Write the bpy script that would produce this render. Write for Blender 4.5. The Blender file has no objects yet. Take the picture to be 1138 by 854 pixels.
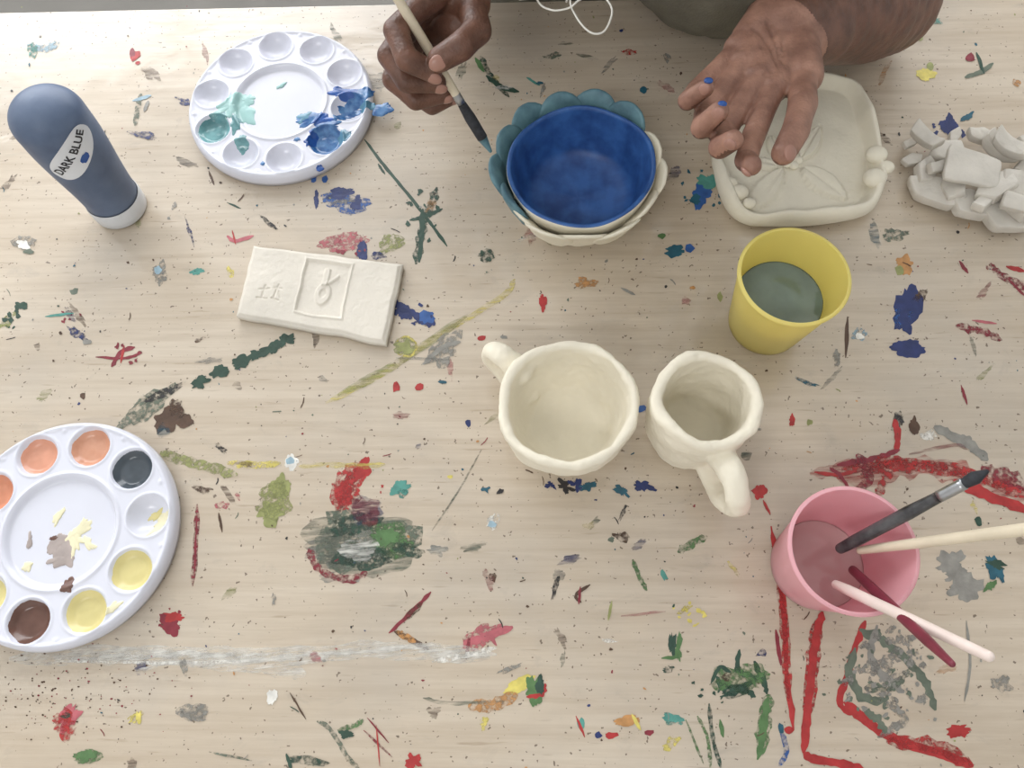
import bpy, math, random
import numpy as np
from mathutils import Vector, Matrix, noise
random.seed(7)
sc = bpy.context.scene
sc.view_settings.view_transform = 'Standard'
sc.view_settings.look = 'None'

# ------------------------------------------------------------------ camera
TZ = 0.75            # table-top height
CH = 0.56            # camera height above the table
TH = math.radians(21.0)
RO = math.radians(-5.0)
F = 855.0
CAM = Vector((0, 0, TZ + CH))
fwd = Vector((0, math.sin(TH), -math.cos(TH)))
up0 = Vector((0, math.cos(TH), math.sin(TH)))
ri0 = Vector((1, 0, 0))
RI = ri0 * math.cos(RO) + up0 * math.sin(RO)
UP = -ri0 * math.sin(RO) + up0 * math.cos(RO)
cd = bpy.data.cameras.new('camera')
cam = bpy.data.objects.new('camera', cd)
sc.collection.objects.link(cam)
cd.sensor_width = 36
cd.lens = 36 * F / 1138
cd.clip_start = 0.01
M = Matrix((RI, UP, -fwd)).transposed().to_4x4()
M.translation = CAM
cam.matrix_world = M
sc.camera = cam

def P(px, py, h=0.0):
    """survey: photo measurement -> point in the room at height h above the table"""
    d = fwd + RI * ((px - 569) / F) + UP * ((427 - py) / F)
    t = (TZ + h - CAM.z) / d.z
    return CAM + d * t
def proj(p):
    v = p - CAM
    z = v.dot(fwd)
    return 569 + F * v.dot(RI) / z, 427 - F * v.dot(UP) / z

# ------------------------------------------------------------------ materials
def lin(c):
    r = []
    for v in c:
        v = v / 255
        r.append(v / 12.92 if v <= .04045 else ((v + .055) / 1.055) ** 2.4)
    return (*r, 1)
def mat(name, c, rough=.5, var=.12, vs=40, bump=0, bs=300, spec=.5, sss=0, coat=0, c2=None, metal=0, trans=0):
    m = bpy.data.materials.new(name); m.use_nodes = True
    nt = m.node_tree; b = nt.nodes['Principled BSDF']
    b.inputs['Roughness'].default_value = rough
    b.inputs['Specular IOR Level'].default_value = spec
    b.inputs['Metallic'].default_value = metal
    b.inputs['Coat Weight'].default_value = coat
    if sss:
        b.inputs['Subsurface Weight'].default_value = sss
        b.inputs['Subsurface Scale'].default_value = .01
        b.inputs['Subsurface Radius'].default_value = (1, .5, .3)
    tc = nt.nodes.new('ShaderNodeTexCoord')
    n = nt.nodes.new('ShaderNodeTexNoise'); n.inputs['Scale'].default_value = vs
    n.inputs['Detail'].default_value = 5
    nt.links.new(tc.outputs['Object'], n.inputs['Vector'])
    mx = nt.nodes.new('ShaderNodeMix'); mx.data_type = 'RGBA'
    L = lin(c)
    A = tuple(x * (1 - var) for x in L[:3]) + (1,)
    B = tuple(min(1, x * (1 + var)) for x in L[:3]) + (1,) if c2 is None else lin(c2)
    mx.inputs[6].default_value = A; mx.inputs[7].default_value = B
    mr = nt.nodes.new('ShaderNodeMapRange')
    mr.inputs[1].default_value = .35; mr.inputs[2].default_value = .65
    nt.links.new(n.outputs['Fac'], mr.inputs[0])
    nt.links.new(mr.outputs[0], mx.inputs[0])
    nt.links.new(mx.outputs[2], b.inputs['Base Color'])
    if bump:
        n2 = nt.nodes.new('ShaderNodeTexNoise'); n2.inputs['Scale'].default_value = bs
        n2.inputs['Detail'].default_value = 6
        nt.links.new(tc.outputs['Object'], n2.inputs['Vector'])
        bp = nt.nodes.new('ShaderNodeBump'); bp.inputs['Strength'].default_value = bump
        bp.inputs['Distance'].default_value = .002
        nt.links.new(n2.outputs['Fac'], bp.inputs['Height'])
        nt.links.new(bp.outputs[0], b.inputs['Normal'])
    if trans:
        t = nt.nodes.new('ShaderNodeBsdfTranslucent')
        nt.links.new(mx.outputs[2], t.inputs[0])
        ms = nt.nodes.new('ShaderNodeMixShader'); ms.inputs[0].default_value = trans
        nt.links.new(b.outputs[0], ms.inputs[1]); nt.links.new(t.outputs[0], ms.inputs[2])
        nt.links.new(ms.outputs[0], nt.nodes['Material Output'].inputs[0])
    return m
def drymat(name, c, thr=.5, vs=260, stretch=(1, 1, 1), soft=.08, rough=.45, amax=.9):
    m = mat(name, c, rough=rough, var=.2, vs=90)
    nt = m.node_tree; b = nt.nodes['Principled BSDF']
    tc = nt.nodes.new('ShaderNodeTexCoord'); mp = nt.nodes.new('ShaderNodeMapping')
    mp.inputs['Scale'].default_value = stretch
    n = nt.nodes.new('ShaderNodeTexNoise'); n.inputs['Scale'].default_value = vs
    n.inputs['Detail'].default_value = 7; n.inputs['Roughness'].default_value = .65
    nt.links.new(tc.outputs['Object'], mp.inputs[0]); nt.links.new(mp.outputs[0], n.inputs['Vector'])
    mr = nt.nodes.new('ShaderNodeMapRange')
    mr.inputs[1].default_value = thr - soft; mr.inputs[2].default_value = thr + soft
    mr.inputs[4].default_value = amax
    nt.links.new(n.outputs['Fac'], mr.inputs[0])
    nt.links.new(mr.outputs[0], b.inputs['Alpha'])
    return m

# ------------------------------------------------------------------ mesh helpers
class Geo:
    def __init__(s): s.v = []; s.f = []; s.m = []
    def add(s, v, f, mi=0):
        o = len(s.v)
        s.v += [Vector(x) for x in v]
        s.f += [tuple(i + o for i in q) for q in f]
        s.m += (mi if isinstance(mi, list) else [mi] * len(f))
def empty(name, loc):
    e = bpy.data.objects.new(name, None); e.empty_display_size = .03
    e.location = loc; sc.collection.objects.link(e); return e
def mk(name, g, mats, parent=None, smooth=True, loc=None, bevel=0, auto=None):
    vs = g.v
    if loc is None:
        xs = [v.x for v in vs]; ys = [v.y for v in vs]; zs = [v.z for v in vs]
        loc = Vector(((min(xs) + max(xs)) / 2, (min(ys) + max(ys)) / 2, min(zs)))
    me = bpy.data.meshes.new(name)
    me.from_pydata([tuple(v - loc) for v in vs], [], g.f)
    for m in mats: me.materials.append(m)
    me.polygons.foreach_set('material_index', g.m)
    me.polygons.foreach_set('use_smooth', [smooth] * len(g.f))
    me.update()
    o = bpy.data.objects.new(name, me); sc.collection.objects.link(o)
    o.location = loc
    if bevel:
        b = o.modifiers.new('bev', 'BEVEL'); b.width = bevel; b.segments = 3; b.limit_method = 'ANGLE'
    if auto is not None:
        me.set_sharp_from_angle(angle=math.radians(auto))
    if parent is not None:
        o.parent = parent; o.matrix_parent_inverse = Matrix.Translation(-parent.location)
    return o
def box(g, c, s, mi=0, rot=0):
    R = Matrix.Rotation(rot, 3, 'Z'); v = []
    for x in (-.5, .5):
        for y in (-.5, .5):
            for z in (-.5, .5):
                v.append(Vector(c) + R @ Vector((x * s[0], y * s[1], z * s[2])))
    g.add(v, [(0, 1, 3, 2), (4, 6, 7, 5), (0, 4, 5, 1), (2, 3, 7, 6), (0, 2, 6, 4), (1, 5, 7, 3)], mi)
def lathe(g, prof, c, seg=96, mis=None, jit=None, axis=None):
    """prof [(r,z)], closed bottom if r==0 ends"""
    v = []; f = []; m = []
    Rm = Matrix.Identity(3)
    if axis is not None: Rm = Vector((0, 0, 1)).rotation_difference(axis).to_matrix()
    for k, (r, z) in enumerate(prof):
        for i in range(seg):
            a = 2 * math.pi * i / seg
            rr, zz = (r, z) if jit is None else jit(r, z, a, k)
            v.append(Vector(c) + Rm @ Vector((rr * math.cos(a), rr * math.sin(a), zz)))
    for k in range(len(prof) - 1):
        for i in range(seg):
            j = (i + 1) % seg
            f.append((k * seg + i, k * seg + j, (k + 1) * seg + j, (k + 1) * seg + i))
            m.append(mis[k] if mis else 0)
    g.add(v, f, m)
def crom(pts, n=8):
    pts = [Vector(p) for p in pts]
    q = [pts[0] * 2 - pts[1]] + pts + [pts[-1] * 2 - pts[-2]]
    out = []
    for i in range(1, len(q) - 2):
        for k in range(n):
            t = k / n
            a, b, c, d = q[i - 1], q[i], q[i + 1], q[i + 2]
            out.append(.5 * ((2 * b) + (c - a) * t + (2 * a - 5 * b + 4 * c - d) * t * t + (3 * b - a - 3 * c + d) * t ** 3))
    out.append(pts[-1]); return out
def sweep(g, pts, rad, seg=16, mi=0, caps=True, flat=1.0, ref=None):
    """rad: list or number ; flat scales binormal"""
    n = len(pts); pts = [Vector(p) for p in pts]
    if not isinstance(rad, (list, tuple)): rad = [rad] * n
    T = []
    for i in range(n):
        T.append((pts[min(i + 1, n - 1)] - pts[max(i - 1, 0)]).normalized())
    N = (Vector(ref) if ref is not None else T[0].orthogonal())
    P_, R_, TT, NN = [], [], [], []
    for i in range(n):
        N = (N - T[i] * N.dot(T[i])).normalized()
        P_.append(pts[i]); R_.append(rad[i]); TT.append(T[i]); NN.append(N.copy())
    if caps:
        pre = []; post = []
        for a in (1.45, 1.1, .7, .35):
            pre.append((pts[0] - T[0] * rad[0] * math.sin(a) * .9, rad[0] * math.cos(a)))
        for a in (.35, .7, 1.1, 1.45):
            post.append((pts[-1] + T[-1] * rad[-1] * math.sin(a) * .9, rad[-1] * math.cos(a)))
        P_ = [x[0] for x in pre] + P_ + [x[0] for x in post]
        R_ = [x[1] for x in pre] + R_ + [x[1] for x in post]
        TT = [T[0]] * 4 + TT + [T[-1]] * 4
        NN = [NN[0]] * 4 + NN + [NN[-1]] * 4
    v = []; f = []
    for p, r, t, nn in zip(P_, R_, TT, NN):
        B = t.cross(nn)
        for i in range(seg):
            a = 2 * math.pi * i / seg
            v.append(p + nn * (r * math.cos(a)) + B * (r * math.sin(a) * flat))
    K = len(P_)
    for k in range(K - 1):
        for i in range(seg):
            j = (i + 1) % seg
            f.append((k * seg + i, k * seg + j, (k + 1) * seg + j, (k + 1) * seg + i))
    f.append(tuple(range(seg))[::-1]); f.append(tuple((K - 1) * seg + i for i in range(seg)))
    if isinstance(mi, list):
        mm = [mi[0]] * (4 if caps else 0) + mi + [mi[-1]] * (4 if caps else 0)
        mq = []
        for k in range(K - 1): mq += [mm[k]] * seg
        mi = mq + [mm[0], mm[-1]]
    g.add(v, f, mi)
def unit_ico(sub):
    import bmesh
    bm = bmesh.new(); bmesh.ops.create_icosphere(bm, subdivisions=sub, radius=1)
    v = np.array([x.co[:] for x in bm.verts]); bm.verts.index_update()
    f = np.array([[q.index for q in x.verts] for x in bm.faces]); bm.free()
    return v, f
ICO3 = unit_ico(3)
def ell(g, c, s, mi=0, R=None):
    v, f = ICO3
    vv = []
    for p in v:
        q = Vector((p[0] * s[0], p[1] * s[1], p[2] * s[2]))
        if R is not None: q = R @ q
        vv.append(Vector(c) + q)
    g.add(vv, [tuple(int(i) for i in x) for x in f], mi)
def chain(pts, rs):
    out = []
    for i in range(len(pts) - 1):
        a, b = Vector(pts[i]), Vector(pts[i + 1]); L = (b - a).length
        st = max(2, int(L / (min(rs[i], rs[i + 1]) * .3)))
        for k in range(st + 1):
            t = k / st; out.append((a.lerp(b, t), rs[i] * (1 - t) + rs[i + 1] * t))
    return out
def remeshed(geo_v, geo_f, voxel, smooth_it=6):
    """fuse overlapping closed volumes into one skin"""
    me = bpy.data.meshes.new('tmp')
    me.from_pydata(geo_v, [], geo_f)
    o = bpy.data.objects.new('tmp', me); sc.collection.objects.link(o)
    r = o.modifiers.new('r', 'REMESH'); r.mode = 'VOXEL'; r.voxel_size = voxel
    s = o.modifiers.new('s', 'SMOOTH'); s.factor = .5; s.iterations = smooth_it
    dg = bpy.context.evaluated_depsgraph_get(); dg.update()
    e = o.evaluated_get(dg); m2 = e.to_mesh()
    V = np.zeros(len(m2.vertices) * 3); m2.vertices.foreach_get('co', V); V = V.reshape(-1, 3)
    NR = np.zeros(len(m2.vertices) * 3); m2.vertices.foreach_get('normal', NR); NR = NR.reshape(-1, 3)
    fs = [tuple(p.vertices) for p in m2.polygons]
    e.to_mesh_clear(); bpy.data.objects.remove(o)
    return V.copy(), NR.copy(), fs
def organic(sph, voxel, it=6):
    v, f = ICO3; n = len(v); VV = []; FF = []
    for k, (c, r) in enumerate(sph):
        VV.append(v * r + np.array(c[:])); FF.append(f + k * n)
    return remeshed(np.vstack(VV).tolist(), np.vstack(FF).tolist(), voxel, it)
def geo_from(V, fs, mi=0):
    g = Geo(); g.add([Vector(x) for x in V], fs, mi); return g
def clayify(g, voxel, amp=.001, sc_=60, it=4):
    V, N, fs = remeshed([tuple(v) for v in g.v], g.f, voxel, it)
    out = []
    for p, n in zip(V, N):
        q = Vector(p)
        a = noise.noise(q * sc_) * amp + noise.noise(q * sc_ * 3) * amp * .35
        out.append(q + Vector(n) * a)
    return geo_from(out, fs)
def sm(a, b, x):
    t = max(0, min(1, (x - a) / (b - a))); return t * t * (3 - 2 * t)

# ------------------------------------------------------------------ room
wallm = mat('wall_paint', (223, 222, 220), .8, .03, 3)
floorm = mat('floor_lino', (120, 117, 112), .5, .1, 6)
ceilm = mat('ceiling_paint', (229, 230, 229), .9, .02, 3)
woodm = bpy.data.materials.new('maple_laminate'); woodm.use_nodes = True
def build_wood(m):
    nt = m.node_tree; b = nt.nodes['Principled BSDF']; N = nt.nodes.new; L = nt.links.new
    tc = N('ShaderNodeTexCoord')
    def noise_(scale, st, det=6, ro=.55, dist=0):
        mp = N('ShaderNodeMapping'); mp.inputs['Scale'].default_value = st
        L(tc.outputs['Object'], mp.inputs[0])
        n = N('ShaderNodeTexNoise'); n.inputs['Scale'].default_value = scale
        n.inputs['Detail'].default_value = det; n.inputs['Roughness'].default_value = ro
        n.inputs['Distortion'].default_value = dist
        L(mp.outputs[0], n.inputs['Vector']); return n.outputs['Fac']
    def ramp(x, a, b_, ca, cb):
        r = N('ShaderNodeMapRange'); r.inputs[1].default_value = a; r.inputs[2].default_value = b_
        r.inputs[3].default_value = ca; r.inputs[4].default_value = cb
        L(x, r.inputs[0]); return r.outputs[0]
    def mix(f, A, B):
        x = N('ShaderNodeMix'); x.data_type = 'RGBA'
        if isinstance(f, float): x.inputs[0].default_value = f
        else: L(f, x.inputs[0])
        for s, i in ((A, 6), (B, 7)):
            if isinstance(s, tuple): x.inputs[i].default_value = s
            else: L(s, x.inputs[i])
        return x.outputs[2]
    big = noise_(9, (.35, 2.2, 1), 4, .5, 1.2)
    fine = noise_(70, (.12, 3.0, 1), 6, .7)
    fleck = noise_(240, (.12, 1.2, 1), 2, .5)
    c = mix(ramp(big, .35, .68, 0, 1), lin((207, 194, 176)), lin((195, 180, 160)))
    c = mix(ramp(fine, .42, .7, 0, .42), c, lin((173, 155, 133)))
    c = mix(ramp(fleck, .66, .76, 0, .5), c, lin((152, 131, 108)))
    wv = N('ShaderNodeTexWave'); wv.bands_direction = 'Y'; wv.inputs['Scale'].default_value = 16
    wv.inputs['Distortion'].default_value = 9; wv.inputs['Detail'].default_value = 3; wv.inputs['Detail Scale'].default_value = .7
    mp = N('ShaderNodeMapping'); mp.inputs['Scale'].default_value = (.25, 1, 1)
    L(tc.outputs['Object'], mp.inputs[0]); L(mp.outputs[0], wv.inputs[0])
    c = mix(ramp(wv.outputs['Fac'], .7, 1, 0, .18), c, lin((174, 155, 132)))
    st = noise_(7, (1, 1, 1), 5, .6)
    c = mix(ramp(st, .48, .72, 0, .45), c, lin((170, 163, 154)))
    grime = noise_(28, (1, 1.6, 1), 7, .7, .5)
    c = mix(ramp(grime, .58, .75, 0, .3), c, lin((142, 135, 128)))
    sp = noise_(330, (1, 1, 1), 1, .5)
    c = mix(ramp(sp, .72, .75, 0, .8), c, lin((90, 72, 58)))
    L(c, b.inputs['Base Color'])
    L(ramp(noise_(14, (1, 1, 1), 6, .6), .3, .7, .34, .52), b.inputs['Roughness'])
    bp = N('ShaderNodeBump'); bp.inputs['Strength'].default_value = .12; bp.inputs['Distance'].default_value = .0015
    L(noise_(120, (.5, 1, 1), 5, .6), bp.inputs['Height']); L(bp.outputs[0], b.inputs['Normal'])
    b.inputs['Coat Weight'].default_value = .8
    b.inputs['Coat Roughness'].default_value = .11
    b2 = N('ShaderNodeBump'); b2.inputs['Strength'].default_value = .6; b2.inputs['Distance'].default_value = .004
    L(noise_(9, (.6, 1.2, 1), 4, .5, .6), b2.inputs['Height']); L(b2.outputs[0], b.inputs['Coat Normal'])
build_wood(woodm)

X0, X1, Y0, Y1, ZH = -2.6, 2.6, -2.2, 2.3, 2.9
g = Geo(); box(g, ((X0 + X1) / 2, (Y0 + Y1) / 2, -.05), (X1 - X0 + .4, Y1 - Y0 + .4, .1)); mk('floor', g, [floorm], smooth=False)
g = Geo(); box(g, ((X0 + X1) / 2, (Y0 + Y1) / 2, ZH + .05), (X1 - X0 + .4, Y1 - Y0 + .4, .1)); mk('ceiling', g, [ceilm], smooth=False)
for nm, c, s in (('wall_left', (X0 - .05, 0, ZH / 2), (.1, Y1 - Y0 + .4, ZH)), ('wall_right', (X1 + .05, 0, ZH / 2), (.1, Y1 - Y0 + .4, ZH)),
                 ('wall_front', (0, Y0 - .05, ZH / 2), (X1 - X0, .1, ZH))):
    g = Geo(); box(g, c, s); mk(nm, g, [wallm], smooth=False)
WX0, WX1, WZ0, WZ1 = -2.4, 1.5, 1.0, 2.62
g = Geo()
box(g, (0, Y1 + .05, WZ0 / 2), (X1 - X0, .1, WZ0))
box(g, (0, Y1 + .05, (WZ1 + ZH) / 2), (X1 - X0, .1, ZH - WZ1))
box(g, ((X0 + WX0) / 2, Y1 + .05, (WZ0 + WZ1) / 2), (WX0 - X0, .1, WZ1 - WZ0))
box(g, ((X1 + WX1) / 2, Y1 + .05, (WZ0 + WZ1) / 2), (X1 - WX1, .1, WZ1 - WZ0))
mk('wall_back', g, [wallm], smooth=False)
frm = mat('window_frame_paint', (235, 235, 235), .4, .02)
g = Geo()
for x in (WX0 + .02, -1.1, .2, WX1 - .02): box(g, (x, Y1 + .03, (WZ0 + WZ1) / 2), (.04, .05, WZ1 - WZ0))
for z in (WZ0 + .02, WZ1 - .02): box(g, ((WX0 + WX1) / 2, Y1 + .03, z), (WX1 - WX0, .05, .04))
mk('window_1', g, [frm], smooth=False)
g = Geo()
for y, x, sx, sy in ((Y1 - .01, 0, X1 - X0, .02), (Y0 + .01, 0, X1 - X0, .02)): box(g, (x, y, .05), (sx, sy, .1))
mk('baseboard_back', g, [frm], smooth=False)
def area(name, loc, rot, sx, sy, power, col):
    l = bpy.data.lights.new(name, 'AREA'); l.shape = 'RECTANGLE'; l.size = sx; l.size_y = sy
    l.energy = power; l.color = col
    o = bpy.data.objects.new(name, l); o.location = loc; o.rotation_euler = rot; sc.collection.objects.link(o)
area('window_daylight', ((WX0 + WX1) / 2, Y1 + .12, (WZ0 + WZ1) / 2), (math.radians(-90), 0, 0), WX1 - WX0, WZ1 - WZ0, 110, (1, .995, .98))
# ceiling light panel
g = Geo(); box(g, (-1.0, -1.3, ZH - .03), (1.25, .35, .05)); mk('ceiling_lamp', g, [frm], smooth=False)
area('ceiling_lamp_light', (-1.0, -1.3, ZH - .06), (0, 0, 0), 1.2, .3, 20, (1, .985, .96))
w = bpy.data.worlds.new('world'); sc.world = w; w.use_nodes = True
w.node_tree.nodes['Background'].inputs[0].default_value = (.75, .85, 1, 1)
w.node_tree.nodes['Background'].inputs[1].default_value = 1.0

# ------------------------------------------------------------------ table
ang = RO
T = Geo()
Rz = Matrix.Rotation(ang, 3, 'Z')
far = P(569, 1.5)
ctr = far + Rz @ Vector((0, -.46, 0))
box(T, (0, 0, TZ - .0125), (1.9, .92, .025), 0)
for sx in (-.85, .85):
    for sy in (-.38, .38): box(T, (sx, sy, (TZ - .025) / 2), (.05, .05, TZ - .025), 1)
for sy in (-.38, .38): box(T, (0, sy, TZ - .06), (1.7, .03, .07), 1)
steel = mat('table_leg_metal', (90, 90, 92), .4, .05, metal=.6)
o = mk('table', T, [woodm, steel], smooth=False, loc=Vector((0, 0, 0)), bevel=.002)
o.location = (ctr.x, ctr.y, 0); o.rotation_euler = (0, 0, ang)

# ------------------------------------------------------------------ dried paint marks
COL = dict(navy=(40, 52, 102), blue=(52, 92, 156), red=(170, 50, 50), crimson=(132, 46, 58), dgreen=(48, 74, 62), green=(86, 120, 76),
           olive=(146, 150, 96), yellow=(212, 198, 106), teal=(82, 144, 134), gray=(142, 140, 134), brown=(86, 64, 50), pink=(180, 98, 106),
           orange=(190, 140, 88), white=(226, 224, 218), lblue=(150, 176, 190), black=(50, 48, 50), ggreen=(102, 112, 98), dteal=(42, 92, 110))
pm = []; pidx = {}
for k, c in COL.items():
    pidx[k] = len(pm); pm.append(mat('dried_paint_' + k, c, .4, .18, 120, bump=.2))
    pidx[k + '_d'] = len(pm); pm.append(drymat('drybrush_paint_' + k, c, .48, 230, (1, 1, 1), .1))
    pidx[k + '_s'] = len(pm); pm.append(drymat('streak_paint_' + k, c, .52, 150, (.35, 2.2, 1), .16, amax=.72))
S = Geo(); layer = [0]
def zz():
    layer[0] += 1
    return .00015 + (layer[0] % 60) * .000006
def pblob(px, py, rx, ry=None, rot=0, col='red', irr=.35, n=None):
    ry = rx if ry is None else ry
    n = n or (40 if max(rx, ry) > 6 else 9)
    h = zz(); sd = random.uniform(0, 100); a0 = math.radians(rot)
    vs = [P(px, py, h)]
    for i in range(n):
        a = 2 * math.pi * i / n
        k = 1 + irr * (noise.noise(Vector((math.cos(a) * 1.3, math.sin(a) * 1.3, sd))) * 1.6 + noise.noise(Vector((math.cos(a) * 4, math.sin(a) * 4, sd))) * .9)
        x = math.cos(a) * rx * k; y = math.sin(a) * ry * k
        vs.append(P(px + x * math.cos(a0) - y * math.sin(a0), py - (x * math.sin(a0) + y * math.cos(a0)), h))
    S.add(vs, [(0, 1 + i, 1 + (i + 1) % n) for i in range(n)], pidx[col])
def pstroke(pts, w, col='red', irr=.35, taper=True):
    q = crom([Vector((a, b, 0)) for a, b in pts], 9); n = len(q); h = zz(); sd = random.uniform(0, 100); vs = []
    for i, p in enumerate(q):
        t = (q[min(i + 1, n - 1)] - q[max(i - 1, 0)]).normalized(); nn = Vector((-t.y, t.x, 0))
        e = min(1, min(i, n - 1 - i) / 3 + .25) if taper else 1
        w1 = w / 2 * e * (1 + irr * 1.6 * noise.noise(Vector((i * .5, 0, sd)))); w2 = w / 2 * e * (1 + irr * 1.6 * noise.noise(Vector((i * .5, 9, sd))))
        a = p + nn * w1; b = p - nn * w2
        vs += [P(a.x, a.y, h), P(b.x, b.y, h)]
    S.add(vs, [(2 * i, 2 * i + 1, 2 * i + 3, 2 * i + 2) for i in range(n - 1)], pidx[col])
def splat(px, py, r, col, n=8, spread=1.0, size=3):
    for _ in range(n):
        a = random.uniform(0, 6.28); d = r * random.random() ** .6
        pblob(px + math.cos(a) * d, py + math.sin(a) * d * spread, random.uniform(.3, 1) * size, random.uniform(.3, .8) * size, random.uniform(0, 180), col, .5)
B, K = pblob, pstroke
B(382, 222, 24, 13, -8, 'blue_d'); B(378, 215, 14, 6, 10, 'navy'); B(396, 226, 9, 6, 60, 'navy'); B(357, 186, 5, 4, 0, 'blue'); B(348, 197, 4, 6, 0, 'blue'); B(362, 199, 4, 4, 0, 'blue'); B(352, 222, 3, 9, 0, 'navy')
K([(405, 155), (430, 188), (455, 218), (478, 248), (497, 274)], 3.5, 'dgreen'); K([(486, 208), (476, 235), (468, 262), (462, 294)], 9, 'dgreen_d', .6); K([(470, 232), (468, 262), (466, 292)], 6, 'dgreen'); K([(455, 245), (474, 240), (492, 232)], 4, 'dgreen'); splat(472, 240, 22, 'dgreen', 12, 1.6, 4)
K([(252, 262), (262, 268), (282, 262)], 4, 'pink'); K([(258, 256), (262, 272)], 2, 'red'); B(380, 270, 26, 9, 12, 'pink_d'); B(434, 272, 14, 10, 20, 'olive_d'); B(403, 279, 6, 11, 0, 'navy'); B(420, 284, 9, 4, 0, 'navy_d'); splat(395, 276, 30, 'crimson', 8, .5, 3)
K([(436, 335), (452, 345), (470, 356), (484, 360)], 9, 'navy', .6); B(448, 347, 9, 8, 0, 'navy'); B(474, 352, 9, 7, 0, 'blue'); splat(460, 350, 20, 'navy', 8, .6, 3)
B(603, 336, 4, 10, 5, 'red'); B(752, 279, 13, 6, 0, 'dteal'); B(766, 276, 6, 4, 0, 'blue'); B(779, 216, 10, 15, -25, 'blue'); B(786, 202, 10, 8, 0, 'teal'); B(773, 222, 7, 6, 0, 'dteal'); splat(783, 208, 26, 'dteal', 12, 1, 3)
B(1008, 344, 15, 26, -10, 'navy', .3); B(1002, 354, 10, 11, 0, 'blue_d'); B(1008, 388, 18, 9, 0, 'navy', .3); K([(1018, 330), (1004, 350), (1012, 372)], 10, 'navy')
B(1006, 294, 11, 9, 0, 'orange', .4); B(1000, 300, 5, 6, 0, 'olive'); K([(1062, 362), (1090, 368), (1114, 378)], 8, 'crimson_d', .7); K([(1080, 356), (1108, 360)], 3, 'pink'); K([(1066, 290), (1076, 304)], 4, 'crimson'); K([(1096, 294), (1112, 304), (1140, 322)], 8, 'crimson_d', .6); K([(1118, 296), (1140, 302)], 5, 'red')
K([(1120, 310), (1140, 330)], 3, 'crimson'); K([(942, 352), (940, 398)], 4, 'brown'); B(955, 372, 9, 7, 0, 'lblue_d'); B(956, 374, 5, 3, 0, 'white'); B(930, 398, 4, 9, 0, 'gray_d'); B(880, 468, 3, 8, 0, 'red'); B(1016, 474, 5, 10, 10, 'brown'); B(1073, 490, 8, 6, 0, 'gray'); K([(1038, 474), (1060, 486), (1080, 496), (1098, 512)], 10, 'gray', .4)
B(1032, 484, 8, 6, 0, 'white_d'); K([(1068, 428), (1075, 450)], 3, 'crimson'); B(993, 262, 14, 8, 0, 'ggreen_d'); B(1056, 140, 8, 12, 20, 'navy'); splat(1050, 142, 22, 'navy', 10, .8, 4)
# red tape-like paint at the lower right
K([(994, 466), (998, 484), (996, 504)], 7, 'red'); K([(900, 527), (940, 522), (985, 514), (1030, 518)], 12, 'red_s', .5); K([(925, 520), (960, 527), (1010, 520), (1060, 524), (1100, 538), (1145, 552)], 22, 'red_s', .4); K([(935, 522), (990, 518), (1060, 524), (1145, 552)], 14, 'red_d', .4); K([(985, 508), (1040, 518), (1090, 530), (1145, 548)], 8, 'red_d', .6)
K([(1060, 534), (1100, 552), (1145, 568)], 12, 'red', .5); K([(1090, 520), (1120, 530), (1145, 545)], 14, 'crimson_d', .5); K([(930, 517), (960, 512), (978, 508), (1000, 500)], 6, 'crimson', .6); K([(952, 505), (965, 530), (950, 552)], 13, 'crimson_d', .4); K([(978, 505), (985, 530), (975, 552)], 13, 'red_d', .4); K([(905, 525), (930, 528), (950, 524)], 4, 'red')
K([(1010, 505), (1060, 495), (1075, 500)], 4, 'crimson_s'); K([(945, 548), (935, 530), (922, 520)], 4, 'crimson')
B(844, 547, 7, 8, 0, 'red'); K([(848, 556), (856, 572)], 3, 'red'); K([(857, 585), (866, 640), (872, 690), (874, 745), (882, 812)], 6, 'red', .5); K([(866, 640), (872, 700), (876, 780)], 10, 'red_d', .3)
K([(914, 680), (908, 705), (901, 755), (897, 800), (893, 838)], 9, 'red', .3); K([(893, 838), (905, 844), (940, 850), (960, 856)], 9, 'red', .3); K([(962, 690), (950, 720), (942, 750), (934, 782), (950, 795)], 8, 'red', .4); K([(938, 780), (966, 804), (1000, 824), (1050, 840), (1082, 852)], 11, 'red', .3); K([(985, 824), (1040, 830), (1080, 850)], 16, 'red_d', .4); K([(908, 690), (903, 740), (897, 800)], 15, 'red_d', .3)
B(1065, 812, 14, 8, 10, 'red', .4); K([(862, 700), (868, 740)], 5, 'crimson')
# grey-green patches
for (x, y, r1, r2) in ((1055, 628, 16, 14), (1072, 655, 17, 14), (1060, 642, 12, 10)): B(x, y, r1, r2, 20, 'gray', .45)
for pts in ([(955, 700), (985, 715), (1010, 735), (1030, 760), (1040, 790)], [(950, 720), (945, 750), (958, 775), (985, 780)], [(975, 695), (968, 730), (985, 755), (1005, 770)], [(1000, 700), (995, 725), (970, 742), (948, 745)], [(985, 780), (1005, 800), (975, 820)], [(1010, 745), (990, 765), (960, 765)], [(960, 790), (975, 800), (985, 815)]):
    K(pts, 9, random.choice(['gray', 'ggreen', 'ggreen_d', 'gray_d']), .6)
splat(990, 745, 55, 'gray_d', 30, .9, 8); splat(985, 745, 55, 'ggreen', 30, 1, 4); splat(1000, 770, 60, 'gray', 20, .8, 4); K([(1074, 690), (1078, 740), (1072, 780)], 3, 'gray')
B(1106, 632, 7, 14, 30, 'dteal', .6); B(1108, 628, 13, 5, -20, 'dgreen', .5); B(1100, 652, 7, 5, 40, 'green', .4); B(1088, 580, 4, 6, 0, 'dgreen')
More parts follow.
